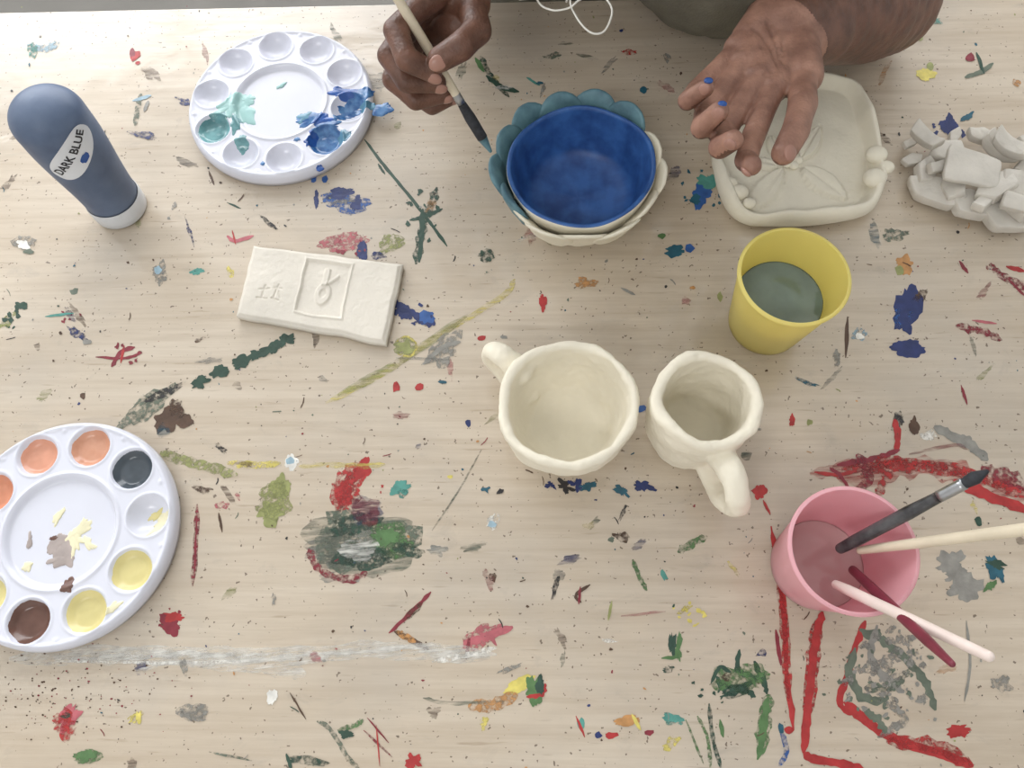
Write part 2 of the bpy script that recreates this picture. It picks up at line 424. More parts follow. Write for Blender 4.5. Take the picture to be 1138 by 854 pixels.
# centre row
for x, y, r in ((540, 544, 5), (556, 546, 4), (612, 539, 7), (628, 541, 9), (640, 539, 9), (652, 541, 8), (692, 546, 8), (712, 540, 9), (725, 544, 5), (662, 556, 2)): B(x, y, r, r * .6, random.uniform(-40, 40), random.choice(['navy', 'dteal', 'navy', 'black']), .7)
B(712, 455, 6, 4, 20, 'blue'); B(548, 580, 7, 9, -20, 'white_d'); B(547, 583, 4, 4, 0, 'lblue'); K([(753, 614), (768, 606), (786, 596)], 8, 'green_d', .4); K([(703, 622), (710, 640), (719, 657)], 5, 'green_d', .6); K([(656, 650), (640, 662), (646, 670)], 4, 'brown'); K([(645, 652), (643, 672)], 3, 'crimson'); K([(690, 685), (740, 680)], 3, 'pink_s'); K([(680, 668), (676, 690)], 3, 'olive')
# big smear
B(400, 602, 62, 36, 4, 'ggreen_s', .2); B(398, 604, 56, 32, 4, 'ggreen_d', .35); B(388, 608, 44, 24, 10, 'gray_s', .2); B(375, 605, 30, 22, 60, 'ggreen_s', .3); B(435, 600, 28, 17, -20, 'green_d', .3); B(430, 596, 14, 9, 0, 'green', .4); B(395, 583, 32, 10, 15, 'dgreen_d', .3); B(405, 620, 30, 12, 0, 'dgreen_d', .3); B(455, 612, 16, 7, -10, 'dgreen_d', .3)
K([(343, 610), (350, 628), (368, 640), (392, 644), (408, 636)], 8, 'crimson_d', .4); B(393, 531, 12, 18, -30, 'red_d', .3); B(402, 524, 8, 14, -20, 'red', .4); B(383, 548, 8, 16, -10, 'red', .4); B(384, 545, 15, 22, 0, 'red_d', .4); B(407, 566, 18, 14, 0, 'navy_s', .3); B(405, 568, 16, 16, 0, 'crimson_s', .3); splat(395, 540, 30, 'red', 12, 1, 3)
B(398, 612, 20, 12, 0, 'white_s', .3)
B(313, 540, 11, 12, 0, 'olive', .4); B(300, 570, 17, 13, 20, 'olive', .4); B(304, 558, 20, 20, 0, 'olive_d', .3); B(445, 543, 12, 8, 10, 'teal', .4); B(447, 548, 6, 6, 0, 'teal_d'); B(466, 430, 6, 4, 0, 'red'); B(440, 430, 4, 5, 0, 'red'); B(492, 425, 5, 2, 0, 'dteal'); K([(535, 500), (510, 545), (480, 590)], 2, 'dgreen_s')
for x, y, a in ((317, 379, 12), (303, 387, 12), (286, 394, 10), (267, 403, 13), (243, 414, 9), (222, 425, 11)): B(x, y, a, 6, 25, 'dgreen', .45)
B(160, 455, 34, 12, 38, 'ggreen_d', .3); B(180, 437, 22, 5, 25, 'black_d', .3); B(186, 466, 13, 17, -40, 'brown', .3); B(203, 468, 9, 7, 0, 'brown', .4); B(197, 455, 8, 10, 0, 'brown_d')
K([(362, 448), (420, 418), (490, 372), (560, 328), (572, 310)], 6, 'yellow_s', .3); K([(375, 440), (440, 405), (520, 350)], 9, 'olive_s', .3); B(450, 385, 13, 11, 0, 'olive_d', .2); B(450, 386, 8, 7, 0, 'olive'); K([(440, 380), (452, 374), (463, 384), (456, 396), (442, 394)], 2.5, 'yellow_d'); B(492, 390, 20, 14, 40, 'gray_d', .5); K([(470, 405), (492, 386), (512, 380)], 5, 'gray'); K([(440, 398), (500, 400)], 3, 'gray_s')
K([(178, 503), (205, 512), (235, 520), (264, 528)], 12, 'olive_d', .3); K([(252, 515), (285, 517), (312, 515)], 8, 'yellow_d', .3); K([(332, 519), (365, 517), (404, 518), (428, 516)], 6, 'yellow_s', .3); B(323, 513, 7, 9, 0, 'white'); B(322, 512, 5, 4, 0, 'lblue'); B(247, 562, 8, 4, 0, 'pink_d')
K([(219, 560), (218, 600), (214, 652)], 6, 'crimson_d', .4); K([(219, 570), (216, 640)], 2, 'crimson', .6); K([(243, 570), (247, 592)], 3, 'brown')
B(191, 694, 10, 13, 30, 'crimson', .35); B(193, 686, 12, 5, 0, 'red', .4); splat(190, 692, 18, 'crimson', 8, 1, 3)
K([(479, 658), (460, 678), (432, 704)], 5, 'crimson', .4); K([(470, 670), (448, 690)], 7, 'brown_d', .4); K([(438, 702), (458, 712), (478, 724)], 6, 'brown', .4); K([(440, 702), (462, 714)], 9, 'orange_d', .4)
B(532, 710, 22, 10, 25, 'pink_d', .4); K([(515, 716), (540, 708), (570, 697)], 9, 'pink', .5); K([(522, 706), (518, 734)], 4, 'crimson_d'); K([(540, 702), (552, 718)], 4, 'pink')
K([(10, 733), (120, 728), (240, 730), (330, 728), (440, 723), (545, 730)], 20, 'white_s', .25, True); K([(110, 728), (200, 732), (300, 742), (340, 750)], 18, 'white_s', .3); K([(60, 731), (180, 728), (300, 730), (420, 724)], 10, 'white_s', .3); K([(60, 733), (200, 730), (380, 726)], 6, 'white_s', .3); K([(420, 722), (500, 724), (552, 728)], 10, 'white_s', .3); K([(60, 735), (180, 737), (280, 735)], 3, 'white_d', .4); K([(480, 736), (520, 728), (552, 720)], 6, 'white_d')
B(577, 762, 19, 8, 25, 'yellow', .3); B(593, 768, 10, 17, 0, 'green', .35); K([(520, 785), (548, 784), (575, 772)], 14, 'orange_d', .4); K([(585, 775), (602, 772), (606, 760)], 5, 'red', .5); K([(470, 776), (500, 782), (560, 780)], 4, 'ggreen_s'); B(600, 762, 5, 9, 0, 'dgreen')
B(76, 797, 9, 18, -35, 'pink', .5); B(72, 804, 12, 14, 0, 'red_d', .5); B(97, 842, 16, 8, 0, 'green_d', .3); B(95, 840, 12, 5, 0, 'green', .3); B(150, 797, 12, 5, 35, 'yellow_d'); B(154, 798, 3, 7, 0, 'yellow'); B(215, 792, 18, 11, 0, 'gray_d', .3); B(214, 794, 12, 7, 0, 'gray_s'); B(302, 775, 5, 9, 0, 'white'); B(205, 742, 4, 10, 20, 'gray_d')
K([(352, 802), (368, 812), (385, 840), (400, 856)], 5, 'ggreen_d'); K([(375, 812), (395, 806), (404, 800)], 6, 'green_d'); B(385, 816, 8, 5, 0, 'dgreen'); K([(408, 798), (432, 826)], 2, 'crimson'); K([(404, 812), (436, 842)], 3, 'crimson_d'); K([(418, 806), (422, 852)], 1.5, 'red'); B(460, 846, 9, 9, 20, 'red', .4); B(340, 846, 22, 6, -8, 'dgreen_d', .3); K([(318, 838), (324, 856)], 4, 'dgreen'); K([(322, 770), (340, 800)], 2, 'brown'); K([(232, 836), (280, 846)], 3, 'ggreen_d')
B(697, 801, 14, 5, 10, 'orange'); K([(702, 794), (712, 812)], 4, 'yellow'); B(748, 799, 15, 7, -15, 'teal_d', .3); B(748, 798, 11, 5, -10, 'teal', .4); B(645, 804, 5, 6, 0, 'teal'); K([(640, 796), (650, 820)], 3, 'red'); B(680, 818, 6, 4, 0, 'red'); B(722, 815, 5, 4, 0, 'crimson'); B(745, 827, 12, 6, 40, 'yellow_d'); B(665, 818, 4, 4, 0, 'navy')
for pts in ([(795, 758), (820, 765), (850, 748)], [(800, 775), (826, 768), (840, 775)], [(822, 722), (820, 745), (838, 752)], [(838, 735), (850, 760), (852, 772)], [(796, 752), (806, 772)]): K(pts, 6, 'dgreen', .6)
B(826, 755, 28, 16, 0, 'green_d', .4); B(818, 768, 16, 6, 10, 'dgreen_d', .4); K([(855, 772), (850, 800), (846, 840)], 14, 'green_d', .4); K([(854, 775), (848, 808), (842, 845)], 8, 'green', .6); K([(788, 782), (792, 820), (802, 856)], 5, 'dgreen_d'); K([(775, 796), (786, 820), (790, 856)], 4, 'green_d'); K([(800, 800), (804, 820)], 4, 'green')
K([(762, 800), (782, 850)], 3, 'green_d'); K([(868, 812), (874, 835), (866, 852)], 6, 'blue_d'); B(876, 812, 5, 4, 0, 'red'); B(868, 810, 3, 6, 0, 'dteal'); B(754, 722, 5, 16, 0, 'green', .6); B(747, 716, 4, 14, 0, 'dgreen', .5); K([(735, 732), (758, 730)], 4, 'green'); splat(762, 682, 22, 'yellow', 10, .7, 4); splat(790, 772, 24, 'dgreen', 8, 1, 3)
B(760, 678, 10, 3, 30, 'yellow_d'); B(1112, 762, 10, 10, 0, 'gray_d'); K([(790, 760), (800, 742), (812, 748)], 4, 'dgreen')
# upper area
B(150, 62, 5, 6, 0, 'red'); B(147, 58, 3, 5, 0, 'crimson'); B(153, 70, 3, 2, 0, 'red'); K([(30, 50), (50, 54), (66, 46)], 8, 'lblue_d'); B(36, 56, 5, 8, 0, 'teal_d'); K([(157, 104), (153, 120), (150, 140)], 6, 'ggreen_d'); K([(147, 112), (168, 106)], 4, 'lblue'); K([(165, 112), (160, 124)], 4, 'gray')
B(160, 150, 14, 4, -10, 'navy_d'); B(28, 270, 12, 10, 0, 'gray_d'); B(26, 272, 7, 5, 0, 'white'); B(32, 280, 6, 3, 0, 'ggreen'); B(220, 302, 8, 4, 15, 'teal'); B(82, 324, 5, 4, 0, 'ggreen'); B(178, 304, 8, 12, 0, 'gray_d'); B(176, 300, 4, 5, 0, 'lblue'); splat(72, 352, 18, 'crimson', 6, .4, 3); splat(12, 350, 18, 'dgreen', 12, .8, 4); B(24, 340, 7, 4, -20, 'dgreen')
K([(50, 352), (82, 348)], 3, 'teal'); K([(124, 408), (134, 392), (150, 386)], 5, 'crimson'); K([(106, 397), (140, 398), (158, 392)], 3, 'crimson'); K([(138, 384), (134, 404)], 3, 'red'); splat(135, 395, 20, 'crimson', 8, .7, 3); B(96, 380, 5, 3, 0, 'gray')
K([(534, 62), (545, 84), (566, 108)], 6, 'dgreen_d'); K([(540, 84), (556, 96), (577, 102)], 5, 'dgreen'); K([(528, 64), (538, 80)], 5, 'green'); K([(585, 86), (600, 95)], 3, 'teal'); B(614, 62, 10, 3, 10, 'ggreen_d'); B(600, 92, 5, 2, 0, 'dteal'); K([(640, 60), (665, 66)], 4, 'dgreen_s'); B(500, 25, 6, 3, 0, 'yellow')
B(1030, 82, 9, 8, 0, 'yellow', .4); B(1034, 74, 4, 5, 0, 'olive'); K([(1072, 86), (1090, 80), (1104, 70)], 5, 'ggreen'); K([(1085, 58), (1094, 82)], 4, 'dgreen'); B(1078, 64, 5, 4, 0, 'crimson'); B(1040, 24, 8, 3, 0, 'teal_d'); B(1075, 130, 8, 3, 30, 'dteal'); B(1130, 92, 6, 4, 0, 'orange_d'); B(1022, 40, 4, 6, 0, 'olive'); B(700, 58, 8, 3, 0, 'red_d'); B(715, 100, 4, 4, 0, 'dteal'); B(770, 320, 3, 2, 0, 'orange')
B(735, 262, 5, 3, 0, 'green'); B(650, 315, 12, 6, 0, 'orange_d'); B(540, 284, 8, 7, 0, 'dgreen_d'); K([(690, 320), (706, 328)], 3, 'gray'); B(800, 330, 3, 5, 0, 'olive'); B(420, 90, 12, 12, 0, 'gray_s'); K([(232, 190), (238, 206)], 3, 'brown'); K([(252, 225), (268, 232)], 2, 'dgreen'); K([(420, 182), (428, 194)], 3, 'dgreen')
B(560, 375, 4, 2, 0, 'gray'); B(535, 376, 5, 3, 0, 'red'); B(520, 470, 3, 4, 0, 'navy'); B(500, 530, 3, 2, 0, 'yellow'); B(92, 440, 3, 4, 0, 'brown'); B(680, 600, 4, 3, 0, 'ggreen'); B(620, 640, 6, 8, 0, 'gray_s'); B(900, 470, 4, 4, 0, 'olive'); B(738, 640, 3, 6, 20, 'teal')
names = ['crimson', 'brown', 'dgreen', 'navy', 'gray', 'brown', 'brown', 'black', 'dteal', 'olive', 'gray', 'black', 'brown', 'ggreen', 'orange']
for _ in range(680):
    x = random.uniform(-60, 1200); y = random.uniform(5, 900); r = random.choice([.5, .6, .7, .8, .9, 1, 1.2, 1.5, 2.0])
    B(x, y, r, r * random.uniform(.5, 1), random.uniform(0, 180), random.choice(names), .4)
for _ in range(170):
    x = random.gauss(80, 70); y = random.gauss(765, 28); r = random.choice([.6, .8, 1, 1.3]); B(x, y, r, r * .8, 0, random.choice(['brown', 'crimson', 'brown']), .3)
for _ in range(60):
    x = random.uniform(0, 1138); y = random.uniform(30, 854); a = random.uniform(0, 3.14); l = random.uniform(4, 13)
    K([(x, y), (x + l * math.cos(a) * .5 + 1, y + l * .5 * math.sin(a)), (x + l * math.cos(a), y + l * math.sin(a))], random.uniform(.7, 1.4), random.choice(names))
for _ in range(120):
    x = random.uniform(0, 1138); y = random.uniform(30, 854); B(x, y, random.uniform(4, 14), random.uniform(2, 6), random.uniform(0, 180), random.choice(names + ['pink', 'yellow', 'white']) + random.choice(['_d', '_s', '_s', '_s']), .5)
mk('dried_paint_marks', S, pm, smooth=False, loc=Vector((0, .25, TZ)))

# ------------------------------------------------------------------ palettes
whitep = mat('white_plastic', (222, 224, 236), .22, .02, 20, spec=.5)
PR = .0830; RW = .0155; RR = .0635; PT = .013
def pal_h(x, y, a0):
    r = math.hypot(x, y)
    z = PT - .0035 * (1 - sm(.0375, .041, r)) + .0012 * math.exp(-((r - .0425) / .0012) ** 2)
    z += .0012 * math.exp(-((r - (PR - .0035)) / .0016) ** 2)
    if r > PR - .003: z -= (1 - math.sqrt(max(0, 1 - ((r - PR + .003) / .003) ** 2))) * .004
    for k in range(10):
        a = math.radians(a0 - 36 * k); d = math.hypot(x - RR * math.cos(a), y - RR * math.sin(a))
        if d < RW + .004:
            z += .0009 * math.exp(-((d - RW - .0006) / .0009) ** 2)
            if d < RW: z -= .0085 * (1 - (d / RW) ** 2.6)
        b = a + math.radians(18); d2 = math.hypot(x - .0765 * math.cos(b), y - .0765 * math.sin(b))
        if d2 < .004: z += .0012 * math.exp(-(d2 / .0014) ** 2)
    return z
def palette(cpx, cpy, a0, paints, blobs):
    c = P(cpx, cpy, PT); c.z = TZ
    e = empty('paint_palette', c)
    g = Geo(); nr, na = 120, 384; v = []; f = []
    for i in range(nr + 1):
        r = PR * (i + .001) / nr
        for j in range(na):
            a = 2 * math.pi * j / na; x = r * math.cos(a); y = r * math.sin(a)
            v.append(c + Vector((x, y, pal_h(x, y, a0))))
    for i in range(nr):
        for j in range(na):
            k = (j + 1) % na; f.append((i * na + j, (i + 1) * na + j, (i + 1) * na + k, i * na + k))
    o = len(v)
    for rr, z in ((PR + .0003, PT - .007), (PR - .001, .0005), (PR - .003, .0005), (PR - .004, .004)):
        for j in range(na):
            a = 2 * math.pi * j / na; v.append(c + Vector((rr * math.cos(a), rr * math.sin(a), z)))
    rings = [nr * na] + [o + q * na for q in range(4)]
    for q in range(4):
        for j in range(na):
            k = (j + 1) % na; f.append((rings[q] + j, rings[q + 1] + j, rings[q + 1] + k, rings[q] + k))
    g.add(v, f); mk('dish', g, [whitep], e)
    g = Geo(); mats = []
    def blob(x0, y0, rx, ry, rot, m, irr, level=None, dome=.0008):
        if m not in mats: mats.append(m)
        sd = random.uniform(0, 99); v = []; f = []; N1, N2 = 12, 48
        for i in range(N1 + 1):
            for j in range(N2):
                a = 2 * math.pi * j / N2
                k = 1 + irr * (1.5 * noise.noise(Vector((math.cos(a) * 1.4, math.sin(a) * 1.4, sd))) + .6 * noise.noise(Vector((math.cos(a) * 4, math.sin(a) * 4, sd))))
                t = i / N1; xx = rx * k * t * math.cos(a); yy = ry * k * t * math.sin(a)
                x = x0 + xx * math.cos(rot) - yy * math.sin(rot); y = y0 + xx * math.sin(rot) + yy * math.cos(rot)
                hh = pal_h(x, y, a0) if math.hypot(x, y) < PR - .0005 else PT - .002
                z = hh + dome * math.sqrt(max(0, 1 - t * t)) + .0001 - (.0003 if i == N1 else 0)
                if level is not None: z = max(z, level + .0003 * noise.noise(Vector((x * 200, y * 200, sd))))
                v.append(c + Vector((x, y, z)))
        for i in range(N1):
            for j in range(N2):
                k = (j + 1) % N2; f.append((i * N2 + j, (i + 1) * N2 + j, (i + 1) * N2 + k, i * N2 + k))
        g.add(v, f, mats.index(m))
    for (k, m, fill) in paints:
        a = math.radians(a0 - 36 * k); blob(RR * math.cos(a), RR * math.sin(a), RW * fill, RW * fill, 0, m, .04, PT - .0052)
    for (px, py, rx, ry, rot, m, irr) in blobs:
        q = P(px, py, PT) - c; blob(q.x, q.y, rx, ry, math.radians(rot), m, irr)
    mk('paint', g, mats, e)
pb = mat('wet_paint_blue', (52, 104, 168), .12, .25, 150, c2=(96, 140, 188)); pnv = mat('wet_paint_royal', (42, 84, 156), .12, .2, 150)
pt = mat('wet_paint_turquoise', (98, 150, 156), .15, .2, 120, c2=(122, 172, 176)); pt2 = mat('wet_paint_mint', (156, 196, 194), .2, .1)
pgb = mat('wet_paint_greyblue', (96, 140, 164), .15, .2, 120)
palette(311, 112, 95, [(7, pt, .93), (4, pb, .95)],
        [(258, 118, .011, .022, -60, pt2, .5), (270, 122, .009, .013, 20, pt2, .5), (262, 136, .006, .012, 0, pt, .4), (268, 158, .005, .007, 0, pt, .4), (272, 108, .008, .006, 0, pt2, .5), (245, 130, .008, .006, 0, pt, .4),
         (345, 131, .013, .007, 10, pb, .4), (338, 128, .009, .006, 0, pgb, .4), (356, 134, .010, .007, 0, pnv, .4), (366, 140, .014, .006, 0, pb, .5), (382, 103, .016, .0065, -10, pnv, .4), (400, 106, .013, .007, 20, pb, .4), (386, 118, .011, .008, 0, pb, .45), (408, 116, .008, .006, 0, pgb, .4),
         (352, 155, .008, .010, 30, pnv, .5), (380, 152, .009, .005, 30, pgb, .5), (376, 128, .007, .004, 50, pb, .3), (425, 120, .009, .007, 10, pb, .3), (312, 92, .005, .002, 30, pt2, .4), (330, 155, .003, .002, 0, pb, .3), (292, 182, .002, .002, 0, pb, .2), (355, 186, .003, .003, 0, pnv, .2)])
pe = mat('wet_paint_peach', (222, 160, 134), .2, .08, 60); pe2 = mat('wet_paint_peach_light', (230, 174, 146), .2, .1, 60, c2=(205, 146, 118)); por = mat('wet_paint_salmon', (214, 144, 114), .2, .1, 60)
psl = mat('wet_paint_slate', (78, 86, 94), .18, .15, 60); pye = mat('wet_paint_lemon', (222, 210, 148), .25, .06, 60); pyl = mat('wet_paint_cream', (236, 230, 196), .3, .06, 60); pbr = mat('wet_paint_cocoa', (108, 78, 68), .2, .15, 60)
pgy = mat('wet_paint_taupe', (176, 164, 160), .3, .15, 60)
palette(67, 590, 77, [(0, pe2, .93), (1, psl, .95), (3, pye, .93), (4, pye, .93), (5, pbr, .95), (6, pye, .85), (8, por, .93), (9, pe, .9)],
        [(176, 578, .010, .005, 50, pyl, .5), (168, 570, .006, .003, 30, pye, .4), (125, 676, .006, .003, 30, pyl, .4), (75, 652, .0045, .006, 20, pbr, .4), (70, 612, .008, .010, 20, pgy, .5), (60, 604, .006, .009, -30, pgy, .4),
         (84, 590, .011, .0035, 40, pyl, .6), (92, 602, .010, .003, -35, pyl, .6), (80, 600, .010, .004, 90, pyl, .6), (62, 574, .006, .003, 60, pyl, .5), (58, 598, .004, .002, 0, pbr, .4), (30, 600, .006, .002, 90, pgy, .5), (64, 622, .009, .004, 10, pgy, .5), (26, 630, .004, .004, 0, pyl, .4), (90, 582, .005, .003, 70, pyl, .5)])

# ------------------------------------------------------------------ squeeze bottle
blab = mat('bottle_blue_plastic', (86, 102, 130), .46, .1, 30, sss=0, c2=(104, 119, 144), spec=.35); capm = mat('cap_plastic', (215, 218, 222), .35, .04)
labm = mat('label_paper', (222, 226, 232), .45, .03); inkm = mat('ink', (30, 32, 40), .5, .05)
bc = P(135, 232, 0)
e = empty('paint_bottle', bc)
tiltax = Vector((.01, .045, 1)).normalized()
prof = [(0, .0005), (.0215, .0005), (.0228, .002), (.0232, .008), (.0232, .0165), (.0226, .018)]
g = Geo(); lathe(g, prof, bc, 64, axis=tiltax)
g2 = Geo()
BH = .130
def brad(z):  # body radius
    t = (z - .018) / (BH - .018)
    r = .0222 + .0052 * sm(0, .7, t)
    if t > .80: r *= math.sqrt(max(0, 1 - ((t - .80) / .20) ** 2.4))
    return r
zs = [.018 + (BH - .018) * (1 - (1 - i / 60) ** 1.6) for i in range(61)]
lathe(g2, [(.0205, .0178)] + [(brad(z), z) for z in zs], bc, 72, axis=tiltax)
mk('cap', g, [capm], e); mk('bottle_body', g2, [blab], e)
RB = Vector((0, 0, 1)).rotation_difference(tiltax).to_matrix()
aC = math.atan2(-bc.y, -bc.x) - .16   # label faces the painter
def onb(u, v, off):  # u around (m), v along axis (m)
    zc = .093 + v; r = brad(zc) + off; a = aC + u / .028
    return bc + RB @ Vector((r * math.cos(a), r * math.sin(a), zc))
g = Geo(); n1, n2 = 10, 40; v = []; f = []
la = math.radians(38)
for i in range(n1 + 1):
    for j in range(n2):
        a = 2 * math.pi * j / n2; t = i / n1
        ex = .027 * t * math.copysign(abs(math.cos(a)) ** .8, math.cos(a)); ey = .0125 * t * math.copysign(abs(math.sin(a)) ** .8, math.sin(a))
        v.append(onb(ex * math.cos(la) - ey * math.sin(la), ex * math.sin(la) + ey * math.cos(la), .0005))
for i in range(n1):
    for j in range(n2):
        k = (j + 1) % n2; f.append((i * n2 + j, (i + 1) * n2 + j, (i + 1) * n2 + k, i * n2 + k))
g.add(v, f); mk('label', g, [labm], e)
cu = bpy.data.curves.new('txt', 'FONT'); cu.body = 'DARK BLUE'; cu.size = .0088; cu.align_x = 'CENTER'; cu.align_y = 'CENTER'; cu.offset = .0002
to = bpy.data.objects.new('txt', cu); sc.collection.objects.link(to)
dg = bpy.context.evaluated_depsgraph_get(); dg.update(); tm = to.evaluated_get(dg).to_mesh()
g = Geo()
g.add([onb(x.co.x * math.cos(la) - (x.co.y + .0025) * math.sin(la), x.co.x * math.sin(la) + (x.co.y + .0025) * math.cos(la), .0008) for x in tm.vertices], [tuple(p.vertices) for p in tm.polygons])
to.evaluated_get(dg).to_mesh_clear(); bpy.data.objects.remove(to)
mk('label_lettering', g, [inkm], e, smooth=False)
g = Geo(); v = [];
for j in range(16):
    a = 2 * math.pi * j / 16; r = .003 * (1 + .5 * noise.noise(Vector((math.cos(a) * 2, math.sin(a) * 2, 3))))
    ex = .002 + r * 1.6 * math.cos(a); ey = -.0070 + r * math.sin(a)
    v.append(onb(ex * math.cos(la) - ey * math.sin(la), ex * math.sin(la) + ey * math.cos(la), .0008))
g.add(v, [tuple(range(16))]); mk('label_paint_spot', g, [pnv], e, smooth=False)

# ------------------------------------------------------------------ clay
clay = mat('clay_bisque', (236, 230, 213), .75, .04, 25, bump=.25, bs=250, spec=.25)
claym = mat('clay_bisque_warm', (242, 235, 217), .7, .04, 25, bump=.2, bs=220, spec=.25)
clayg = mat('clay_greenware', (224, 218, 207), .8, .06, 30, bump=.3, bs=260, spec=.2)
clays = mat('clay_scrap', (214, 209, 200), .85, .08, 40, bump=.3, bs=260, spec=.15)
def mug(px, py, hgt, Ro, Rb, th, hdir_px, hext, hr, belly=0., seedv=0, lean=(0, 0)):
    c = P(px, py, hgt); c.z = TZ
    g = Geo(); pr = [(0.0001, 0)]
    pr += [(Rb * .6, 0), (Rb * .92, .0002), (Rb, .003)]
    for i in range(1, 13):
        t = i / 13; pr.append((Rb + (Ro - Rb) * t ** .8 + belly * math.sin(math.pi * t), .003 + (hgt - .006) * t))
    for a in (0, .5, 1.0, 1.57, 2.1, 2.6, 3.14): pr.append((Ro - th / 2 + th / 2 * math.cos(a), hgt - th / 2 + th / 2 * math.sin(a)))
    for i in range(12, 0, -1):
        t = i / 13; pr.append((max(.001, Rb + (Ro - Rb) * t ** .8 + belly * math.sin(math.pi * t) - th), .008 + (hgt - .012) * t))
    pr += [(Rb - th - .001, .0085), (Rb - th - .005, .0068), (Rb * .5, .006), (.0001, .006)]
    def jit(r, z, a, k):
        ph = seedv
        r2 = r * (1 + .018 * math.sin(2 * a + ph) + .012 * math.sin(5 * a + ph * 2) * (z / hgt) + .018 * noise.noise(Vector((math.cos(a) * 2.5, math.sin(a) * 2.5, z * 50 + ph))))
        return r2, z + (z / hgt) ** 2 * .0022 * math.sin(3 * a + ph)
    lathe(g, pr, c, 96, jit=jit)
    q = P(*hdir_px, hgt * .8); d = Vector((q.x - c.x, q.y - c.y, 0)).normalized()
    hp = [(Ro - th * .55, .70), (Ro + hext * .45, .82), (Ro + hext * .92, .74), (Ro + hext, .50), (Ro + hext * .5, .27), (Rb * .6 + Ro * .4 - th * .3, .22)]
    pts = crom([c + d * a + Vector((0, 0, b * hgt)) for a, b in hp], 8)
    sweep(g, pts, [hr * (1.1 - .15 * math.sin(math.pi * i / (len(pts) - 1))) for i in range(len(pts))], 16, flat=.8, ref=Vector((-d.y, d.x, 0)))
    g = clayify(g, .0013, .0016, 62, 5)
    return mk('clay_mug', g, [claym])
mug(632, 447, .062, .0480, .034, .0068, (545, 385), .024, .0085, .003, 1.0)
mug(787, 443, .074, .0362, .031, .0078, (820, 545), .032, .0092, .001, 2.3)

# petal bowl
blueb = mat('bowl_glaze_blue', (44, 84, 152), .45, .22, 60, bump=.15, bs=120, c2=(60, 106, 174)); tealb = mat('petal_glaze_teal', (84, 122, 138), .5, .2, 60, bump=.2, bs=150, c2=(104, 144, 156))
hb = .052; c = P(646, 182, hb); c.z = TZ
e = empty('petal_bowl', c)
g = Geo(); Ro, Rb, th = .0585, .044, .0040
def wallr(z): return Rb + (Ro - Rb) * max(0, min(1, (z - .002) / (hb - .005))) ** .6
pr = [(.0001, 0), (Rb * .9, 0), (Rb, .002)] + [(Rb + (Ro - Rb) * (i / 10) ** .6, .002 + (hb - .005) * i / 10) for i in range(1, 11)]
no = len(pr)
pr += [(Ro - th / 2 + th / 2 * math.cos(a), hb - th / 2 + th / 2 * math.sin(a)) for a in (.5, 1.1, 1.8, 2.5)]
pr += [(Rb + (Ro - Rb) * (i / 10) ** .6 - th, .006 + (hb - .010) * i / 10) for i in range(10, 0, -1)] + [(Rb - th - .002, .0075), (Rb - th - .008, .006), (Rb * .4, .0055), (.0001, .0055)]
def jf(a, z): return 1 + .012 * math.sin(2 * a + 1) + .018 * noise.noise(Vector((math.cos(a) * 2.2, math.sin(a) * 2.2, z * 50)))
def jit(r, z, a, k): return r * jf(a, z), z + (z / hb) * .0012 * math.sin(5 * a)
lathe(g, pr, c, 128, mis=[0] * (no) + [1] * (len(pr) - no), jit=jit); mk('bowl_wall', g, [clay, blueb], e)
g = Geo()
v0, f0 = ICO3
# bare clay petals pressed like scales on the near side of the wall, their lips flaring out
near = [16, -10, -38, -66, -94, -122, -148]
for n_, ad in enumerate(near):
    a0_ = math.radians(ad); vv = []; hx_, hy_ = .0200, .0185; zc_ = .0310
    rr_ = math.radians(random.uniform(-8, 8)); lift = .0014 + .0020 * (n_ % 2)
    for p in v0:
        x, y, z = p
        xx = x * hx_; yy = y * hy_
        xr = xx * math.cos(rr_) - yy * math.sin(rr_); yr = xx * math.sin(rr_) + yy * math.cos(rr_)
        zp = zc_ + yr
        off = lift + math.copysign(abs(z) ** .7, z) * .0026 + .0050 * sm(-.2, 1, yr / hy_) + .0008 * noise.noise(Vector((x * 3, y * 3, n_)))
        ang_ = a0_ + xr / .056
        rad = wallr(zp) * jf(ang_, zp) + off
        vv.append(c + Vector((rad * math.cos(ang_), rad * math.sin(ang_), zp)))
    g.add(vv, [tuple(int(i) for i in x) for x in f0], 0)
# teal petals flare on the far side
for n_, ad in enumerate((203, 177, 151, 125, 99, 73, 47)):
    a = math.radians(ad); rad_ = Vector((math.cos(a), math.sin(a), 0)); tan = Vector((-math.sin(a), math.cos(a), 0))
    tilt = math.radians(25 + 3 * random.random()); pr_, pz, hx_, hy_ = .0622, .0375, .0200, .0200
    if ad == 203: tilt = math.radians(18); pr_ = .0612
    upv = (Vector((0, 0, 1)) * math.cos(tilt) + rad_ * math.sin(tilt))
    nrm = tan.cross(upv)
    if nrm.dot(rad_) < 0: nrm = -nrm
    pc = c + rad_ * (pr_ + (.0016 if n_ % 2 else 0)) + Vector((0, 0, pz))
    yaw = Matrix.Rotation(math.radians(random.uniform(-5, 5)), 3, nrm)
    R = yaw @ Matrix((tan, upv, nrm)).transposed()
    vv = []
    for p in v0:
        x, y, z = p
        q = Vector((x * hx_, y * hy_, math.copysign(abs(z) ** .6, z) * .0034))
        q.z -= (x * hx_) ** 2 * 8.4
        q.z += .0010 * noise.noise(Vector((x * 2, y * 2, n_)))
        q.x *= 1 + .06 * noise.noise(Vector((y * 2, n_, 0)))
        vv.append(pc + R @ q)
    g.add(vv, [tuple(int(i) for i in x) for x in f0], 1)
mk('petals', g, [clay, tealb], e)

